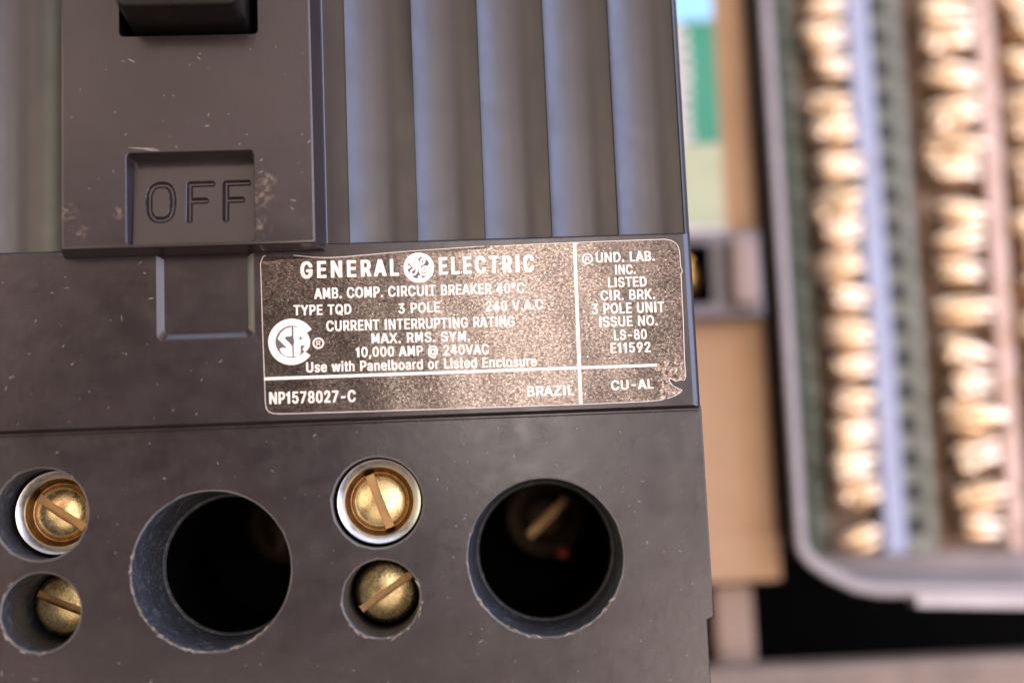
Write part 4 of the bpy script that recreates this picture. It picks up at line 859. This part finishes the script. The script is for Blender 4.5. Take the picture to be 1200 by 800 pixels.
for (cx, cz, r) in ((-40.67, 8.43, 0.60), (-11.61, 16.6, 0.60)):
    annulus(mb, cx, cz, r * 0.72, r * 1.0)
    put_text(mb, "R", cx - 0.22, cz - 0.27, cx + 0.24, cz - 0.27, 0.54, weight=0.02)
on_label(mb, "lettering", M_print)

# ruled lines
mb = MB()
def strip(mb2, x0, z0, x1, z1, w, n=40):
    d = Vector((x1 - x0, z1 - z0)).normalized(); nn = Vector((-d.y, d.x)) * (w / 2)
    A = []; B = []
    for i in range(n + 1):
        u = i / n
        x = x0 + (x1 - x0) * u; z = z0 + (z1 - z0) * u
        A.append((x + nn.x, 0, z + nn.y)); B.append((x - nn.x, 0, z - nn.y))
    mb2.rings([A, B], 0, closed=False)
strip(mb, -46.44, 4.85, -13.2, 4.83, 0.31)
strip(mb, -12.8, 4.83, -4.66, 4.81, 0.29)
strip(mb, -12.92, 18.40, -13.06, 0.90, 0.36)
on_label(mb, "ruled_line", M_print)

# pale cut edge of the foil
mb = MB()
LI = inset(LAB, 0.06)
mb.rings([[(x, 0, z) for x, z in inset(LAB, 0.005)], [(x, 0, z) for x, z in LI]], 0)
on_label(mb, "cut_edge", M_print, 0.03)

# round monogram emblem
ex, ez, es = -29.79, 16.20, 1.625 / 285
def epx(u, v): return (ex + (u - 410) * es, ez - (v - 372) * es)
mb = MB()
n = 64
mb.add([(ex, 0, ez)] + [(ex + 1.55 * math.cos(2 * math.pi * i / n), 0, ez + 1.55 * math.sin(2 * math.pi * i / n)) for i in range(n)],
       [(0, i + 1, (i + 1) % n + 1) for i in range(n)], 0)
emb = on_label(mb, "emblem", M_ink, 0.012)
mb = MB()
annulus(mb, ex, ez, 1.19, 1.63)
for (u, v, r) in ((405, 175, 30), (222, 357, 32), (612, 342, 32), (425, 555, 40)):
    c = epx(u, v)
    mb.add([(c[0], 0, c[1])] + [(c[0] + r * es * math.cos(2 * math.pi * i / 16), 0, c[1] + r * es * math.sin(2 * math.pi * i / 16)) for i in range(16)],
           [(0, i + 1, (i + 1) % 16 + 1) for i in range(16)], 0)


def catmull(pts, k=6):
    out = []
    for i in range(len(pts) - 1):
        p0 = pts[max(i - 1, 0)]; p1 = pts[i]; p2 = pts[i + 1]; p3 = pts[min(i + 2, len(pts) - 1)]
        for j in range(k):
            t = j / k
            out.append(tuple(0.5 * ((2 * p1[q]) + (-p0[q] + p2[q]) * t + (2 * p0[q] - 5 * p1[q] + 4 * p2[q] - p3[q]) * t * t + (-p0[q] + 3 * p1[q] - 3 * p2[q] + p3[q]) * t ** 3) for q in (0, 1)))
    out.append(pts[-1])
    return out


def stroke(mb2, pts, w):
    p = catmull(pts)
    A, B = [], []
    for i in range(len(p)):
        a = Vector(p[max(i - 1, 0)]); b = Vector(p[min(i + 1, len(p) - 1)])
        d = (b - a)
        d = d.normalized() if d.length > 1e-9 else Vector((1, 0))
        ww = w * (0.55 + 0.45 * min(1, min(i, len(p) - 1 - i) / 8))
        nn = Vector((-d.y, d.x)) * (ww / 2)
        A.append((p[i][0] + nn.x, 0, p[i][1] + nn.y)); B.append((p[i][0] - nn.x, 0, p[i][1] - nn.y))
    mb2.rings([A, B], 0, closed=False)


g1 = [(318, 300), (345, 300), (352, 265), (325, 245), (298, 272), (305, 318), (350, 335), (388, 300), (392, 245), (355, 205), (300, 208), (262, 245), (262, 300), (300, 345), (355, 362), (330, 388), (278, 420), (258, 462), (280, 500), (325, 500), (360, 460), (378, 400), (410, 345), (460, 315)]
g2 = [(430, 322), (480, 310), (515, 265), (515, 218), (480, 208), (452, 250), (438, 320), (425, 400), (432, 460), (475, 505), (535, 505), (580, 465), (585, 400), (548, 360), (500, 365), (475, 405), (490, 448), (530, 445), (540, 412), (515, 402)]
stroke(mb, [epx(*p) for p in g1], 40 * es)
stroke(mb, [epx(*p) for p in g2], 42 * es)
on_label(mb, "monogram", M_print, 0.024)

# certification mark: an open C round an S and an A
cx, cz, cs = -43.47, 8.68, 0.09125 / 11.42
def cpx(u, v): return (cx + (u - 420) * cs, cz - (v - 402) * cs)
mb = MB()
mb.add([(cx, 0, cz)] + [(cx + 240 * cs * math.cos(2 * math.pi * i / n), 0, cz + 225 * cs * math.sin(2 * math.pi * i / n)) for i in range(n)],
       [(0, i + 1, (i + 1) % n + 1) for i in range(n)], 0)
on_label(mb, "mark_backing", M_ink, 0.012)
mb = MB()
annulus(mb, cx, cz, 214 * cs, 308 * cs, 30, 322)
S_ = [(422, 203), (345, 222), (280, 275), (236, 352), (250, 372), (300, 420), (345, 472), (340, 490), (318, 480), (290, 476), (258, 498), (292, 560), (350, 594), (426, 602), (426, 520), (424, 462), (385, 410), (336, 365), (332, 348), (352, 326), (392, 330), (422, 322)]
V, F = flat_fill([[(cpx(u, v)[0], 0, cpx(u, v)[1]) for u, v in S_]], 0)
mb.add(V, F, 0)
A_ = [(446, 203), (520, 214), (590, 256), (642, 322), (664, 400), (655, 470), (622, 524), (588, 534), (560, 512), (572, 486), (590, 470), (580, 456), (536, 456), (534, 560), (505, 596), (446, 602)]
H_ = [(524, 318), (566, 376), (524, 378)]
V, F = flat_fill([[(cpx(u, v)[0], 0, cpx(u, v)[1]) for u, v in A_], [(cpx(u, v)[0], 0, cpx(u, v)[1]) for u, v in H_]], 0)
mb.add(V, F, 0)
on_label(mb, "certification_mark", M_print, 0.024)

# ------------------------------------------------------------------ lint and scratches on the case
mb = MB()
def sliver(x, z, y, L, w, ang, curve=0.0):
    A, B = [], []
    for i in range(6):
        u = i / 5 - 0.5
        px = x + L * u * math.cos(ang) - curve * (u * u) * math.sin(ang)
        pz = z + L * u * math.sin(ang) + curve * (u * u) * math.cos(ang)
        ww = w * (1 - (2 * u) ** 2 * 0.75) / 2
        A.append((px - ww * math.sin(ang), y - 0.008, pz + ww * math.cos(ang)))
        B.append((px + ww * math.sin(ang), y - 0.008, pz - ww * math.cos(ang)))
    mb.rings([A, B], 0, closed=False)
rnd = random.Random(21)
def clear(x, z):
    for (hx, hz) in BIG:
        if math.hypot(x - hx, z - hz) < 9.2: return False
    for t in TOPS + LOWS:
        if math.hypot(x - t[0], z - t[1]) < 5.8: return False
    return True
k = 0
while k < 80:
    x = rnd.uniform(-74, -1.5); z = rnd.uniform(-29, -1)
    if not clear(x, z): continue
    sliver(x, z, 0.0, rnd.choice((0.12, 0.15, 0.2, 0.3, 0.55)) * rnd.uniform(.7, 1.3), rnd.uniform(0.03, 0.08), rnd.uniform(0, 3.14), rnd.uniform(-.1, .1)); k += 1
for _ in range(45):
    x = rnd.uniform(-66, -41); z = rnd.uniform(19.5, 40)
    if -60.4 < x < -46.2 and z < 29.3: continue
    sliver(x, z, -4.0, rnd.choice((0.12, 0.18, 0.25, 0.5)) * rnd.uniform(.7, 1.3), rnd.uniform(0.03, 0.08), rnd.uniform(0, 3.14), rnd.uniform(-.1, .1))
for _ in range(40):
    x = rnd.uniform(-74, -47.2); z = rnd.uniform(0.8, 17.8)
    if x > -58 and z > 8.8: continue
    sliver(x, z, -1.0, rnd.choice((0.12, 0.2, 0.3, 0.6)) * rnd.uniform(.7, 1.3), rnd.uniform(0.03, 0.08), rnd.uniform(0, 3.14), rnd.uniform(-.1, .1))
for (hx, hz, hr, a0, a1, nn_) in ((-52.4, -14.9, 8.22, 165, 315, 46), (-17.4, -15.0, 8.22, 150, 330, 30), (-34.85, -18.55, 4.1, 180, 400, 14), (-69.85, -18.4, 4.1, 120, 300, 12)):
    for _ in range(nn_):                # pale burr left along the drilled lips
        a_ = math.radians(rnd.uniform(a0, a1)); r_ = hr + rnd.uniform(-0.04, 0.22)
        sliver(hx + r_ * math.cos(a_), hz + r_ * math.sin(a_), 0.0, rnd.uniform(0.2, 0.9), rnd.uniform(0.05, 0.14), a_ + math.pi / 2 + rnd.uniform(-.35, .35))
for (x, z, L, a_, c_) in ((-58.2, 29.25, 3.0, -0.06, 0.25), (-57.3, 29.05, 1.8, -0.1, 0.2), (-59.3, 38.8, 0.9, -0.5, 0.0), (-51.5, 31.5, 0.5, 0.1, 0), (-40.9, 29.5, 0.4, 0.9, .1)):
    sliver(x, z, -4.0, L, 0.09, a_, c_)
ln = mb.build("lint", M_lint, BK, solid=False)
ln["kind"] = "stuff"

# ------------------------------------------------------------------ things behind
# cardboard carton, tall and plain
CB = thing("cardboard_box", "plain tan cardboard box standing behind the circuit breaker", "box", (-30, 100, -23))
mb = MB(); mb.box(-90, 22.3, 57, 140, -23.0, 180, 0.8)
mb.build("body", M_card, CB)
mb = MB(); mb.box(-90, 22.2, 56.1, 56.9, -22.8, -16.0, 0.2)
mb.build("flap", M_card, CB)

# printed carton with green panel
GC = thing("printed_carton", "slim green, white and blue printed carton between the circuit breaker and the tan box", "carton", (0, 55, 29.3))
mb = MB(); mb.box(-16, 16.5, 54, 56.8, 29.2, 112, 0.3, 0)
mb.build("body", M_white, GC)
mb = MB(); mb.box(11.4, 16.4, 53.7, 54.1, 43.9, 63.4, 0.1); mb.build("green_panel", M_teal, GC)
mb = MB(); mb.box(6, 16.4, 53.7, 54.1, 63.7, 111, 0.1); mb.build("blue_panel", M_cyan, GC)
mb = MB(); mb.box(6, 16.4, 53.7, 54.1, 31.0, 43.6, 0.1); mb.build("pale_panel", M_pale, GC)
# worn white lettering running up the carton beside the green panel, too soft to read
mb = MB(); rq = random.Random(3)
zz = 44.6
while zz < 62:
    hh_ = rq.uniform(1.1, 1.9)
    mb.box(10.6 + rq.uniform(0, .4), 12.0 + rq.uniform(0, .6), 53.4, 53.65, zz, zz + hh_, 0.05); zz += hh_ + 0.9
mb.build("print_marks", M_white, GC)

# small switch block
SB = thing("switch_block", "small grey switch block with an orange brass screw and a beige paddle", "switch", (11, 54, 16.5))
mb = MB()
hole = []
for off, y in ((0, 51.0), (0.3, 51.6), (0.4, 56)):
    hole.append(rrect(5.85 + off, 13.2 - off, 18.5 + off, 27.8 - off, 0.6, y, 4))
mb.rings(hole, 1, cap_end=True)
plate(mb, [(1.6, 16.5), (20.9, 16.5), (20.9, 29.6), (1.6, 29.6)], 51.0, 56.8, 0.6, [[hole[0]]])
mb.build("body", [M_grey, M_pit_shade], SB)
mb = MB(); mb.box(15.6, 20.0, 48.5, 53, 17.8, 28.5, 1.0)
mb.build("paddle", M_beige, SB)
mb = MB(); slotted_head(mb, 9.0, 23.2, 3.1, 1.2, 54.5, 1.8, 0.4, 0.8, 0, 0.3)
mb.build("screw", M_orange, SB)

# post and front rail under the carton
mb = MB(); mb.box(11.9, 18.2, 58, 66, -79.9, -23.2, 1.0)
po = mb.build("wooden_post", paint("pale_brown_post", (0.25, 0.17, 0.12), (0.31, 0.21, 0.15), 0.7), None)
po["label"] = "pale brown upright post below the tan box, right of the breaker"; po["category"] = "post"
mb = MB(); mb.box(3, 150, 48, 56, -79.9, -34.6, 0.8)
ra = mb.build("shelf_rail", M_wood); ra["label"] = "grey brown shelf rail across the lower right corner"; ra["category"] = "rail"

# metal tray
TR = thing("metal_tray", "shallow grey metal tray with a rounded corner holding the terminal strips", "tray", (70, 60, -27))
T_OUT = [(23.1, 130), (23.1, -17.6), (23.4, -18.9), (24.8, -20.7), (27.4, -22.6), (31.2, -24.6), (34.5, -25.4), (130, -30.6), (130, 130)]
T_IN = [(24.7, 128.7), (24.7, -17.0), (25.0, -18.2), (26.2, -19.6), (28.4, -21.1), (31.8, -23.0), (35.0, -23.8), (128.7, -28.6), (128.7, 128.7)]
mb = MB()
mb.rings([[(x, 64, z) for x, z in inset(T_OUT, 2.6)], [(x, 50.3, z) for x, z in T_OUT], [(x, 50, z) for x, z in inset(T_OUT, 0.3)], [(x, 50, z) for x, z in inset(T_OUT, 0.6)],
          [(x, 50.3, z) for x, z in T_IN], [(x, 63.2, z) for x, z in inset(T_IN, 1.6)]], 0, cap_end=True, cap_start=True)
mb.build("pan", M_tray, TR, sharp=30)
mb = MB()
mb.rings([[(40, y, -26.9) for y in (48.8, 52)] + [(40, y, -25.5) for y in (52, 48.8)], [(130, y, -32.2) for y in (48.8, 52)] + [(130, y, -30.4) for y in (52, 48.8)]], 0, cap_end=True, cap_start=True)
mb.build("front_flange", M_traylip, TR, sharp=30)


def lens(mb, c, ax, az, ay, tilt_x, tilt_z, nu=18, nv=9, flat=1.0, mi=0):
    """rounded pad: ellipsoid half-axes ax (across), az (up), ay (out), tipped round x and in the picture plane"""
    m = Matrix.Rotation(tilt_x, 3, 'X') @ Matrix.Rotation(tilt_z, 3, 'Y')
    rings_ = []
    for j in range(nv + 1):
        ph = math.pi * (j / nv) * 0.995 + 0.008
        rings_.append([tuple(Vector(c) + m @ Vector((ax * math.copysign(abs(math.cos(2 * math.pi * i / nu)) ** flat, math.cos(2 * math.pi * i / nu)) * math.sin(ph),
                       -ay * math.cos(ph), az * math.sin(2 * math.pi * i / nu) * math.sin(ph)))) for i in range(nu)])
    mb.rings(rings_, mi, cap_end=True, cap_start=True)


def clamp_mesh(mb, cx, cz, w, h, y0, seed):
    """a bent brass clamp: an upper tongue turned to the sky, a barrel below it, a slotted screw on one side"""
    r = random.Random(seed)
    q = r.uniform(-.2, .2)
    lens(mb, (cx + r.uniform(-.3, .5), y0 - 0.4, cz + h * 0.20), w * 0.56, h * 0.34, 1.5, -0.75 + r.uniform(-.2, .2), q, flat=0.7)
    lens(mb, (cx + r.uniform(-.4, .2), y0 + 0.2, cz - h * 0.17), w * r.uniform(.44, .56), h * 0.36, 2.1, 0.25 + r.uniform(-.2, .2), q * 0.6, flat=0.6)
    if seed % 3 != 1:
        slotted_head(mb, cx - w * 0.36, cz - h * r.uniform(0.0, .3), w * 0.17, r.uniform(0, 3), y0 - 1.5, 0.5, 0.18, 0.4, 1, 0.2)
    mb.box(cx - w * 0.42, cx + w * 0.42, y0 + 1.2, y0 + 4.2, cz - h * 0.3, cz + h * 0.3, 0.3, 0)


def strip_thing(label, x, tilt, clamp_w, pitch, n, bar_mat, parts, grp):
    root = thing("terminal_strip", label, "terminal strip", (x, 63.1, -20), grp, (0, tilt, 0))
    for nm, x0, x1, yf, mt, notch in parts:
        mb = MB()
        if notch:
            mb.box(x + x0, x + x1, yf, 63.1, -20, 128, 0.4, 0)
            k = 0
            while -17 + k * pitch < 125:
                zz = -17 + k * pitch
                if notch > 0:
                    mb.box(x + x0 + 0.25, x + x0 + 0.25 + notch * 1.3, yf - 0.8, yf + 0.5, zz, zz + pitch * 0.46, 0.1, 1)
                mb.box(x + x0 + notch * 1.3 + 0.6, x + x1 - 0.3, yf - 0.9, yf + 0.4, zz - 0.3, zz + pitch * 0.9, 0.3, 0)
                k += 1
            mb.build(nm, [mt, M_slot], root)
        else:
            mb.box(x + x0, x + x1, yf, 63.1, -20, 128, 0.5, 0)
            mb.build(nm, mt, root)
    protos = []
    for s_ in range(7):
        mb = MB(); clamp_mesh(mb, x + clamp_w / 2, -16.5, clamp_w * (0.86 + 0.05 * (s_ % 4)), pitch * (0.86 + 0.10 * (s_ % 4)), 57.8 + 0.5 * (s_ % 3), s_ + int(abs(x)))
        protos.append(mb.build("clamp", [M_gold, M_brown], root, sharp=40))
    rr = random.Random(int(x * 10))
    for k in range(n):
        if k < 7:
            o = protos[k]
        else:
            o = protos[rr.randrange(7)].copy(); COL.objects.link(o); o.parent = root
        o.location = Vector((clamp_w / 2 + rr.uniform(-.7, .7), WLOC[protos[0]].y - 63.1 + rr.uniform(-.8, .8), 3.5 + k * pitch + rr.uniform(-1.1, 1.1))) * MM
        o.rotation_euler = (rr.uniform(-.4, .35), rr.uniform(-.25, .25), rr.uniform(-.3, .3))
    return root


G_ = "terminal strips lying in the metal tray"
strip_thing("terminal strip nearest the tan box, with a silvery lilac bar beside its gold clamps", 31.4, 0.0, 8.0, 5.2, 28, M_bar,
            [("side_block", -5.2, -0.3, 60.5, M_dkgreen, 1.2), ("bus_bar", 7.6, 11.2, 58.0, M_bar, 0), ("insulator", 11.7, 16.6, 59.5, M_green, 1.6), ("backing", -0.2, 7.4, 62.5, M_brown, 0)], G_)
strip_thing("terminal strip with a pink copper bar beside its gold clamps", 49.0, math.radians(1.2), 9.6, 5.5, 26, M_pinkbar,
            [("bus_bar", 9.6, 12.6, 58.5, M_pinkbar, 0), ("backing", -0.6, 9.4, 62.5, M_brown, 0)], G_)
strip_thing("brownish terminal strip cut off by the right edge of the photo", 62.4, math.radians(1.2), 7.4, 5.2, 28, M_pinkbar,
            [("backing", -0.4, 14, 61.5, M_brown, 0)], G_)
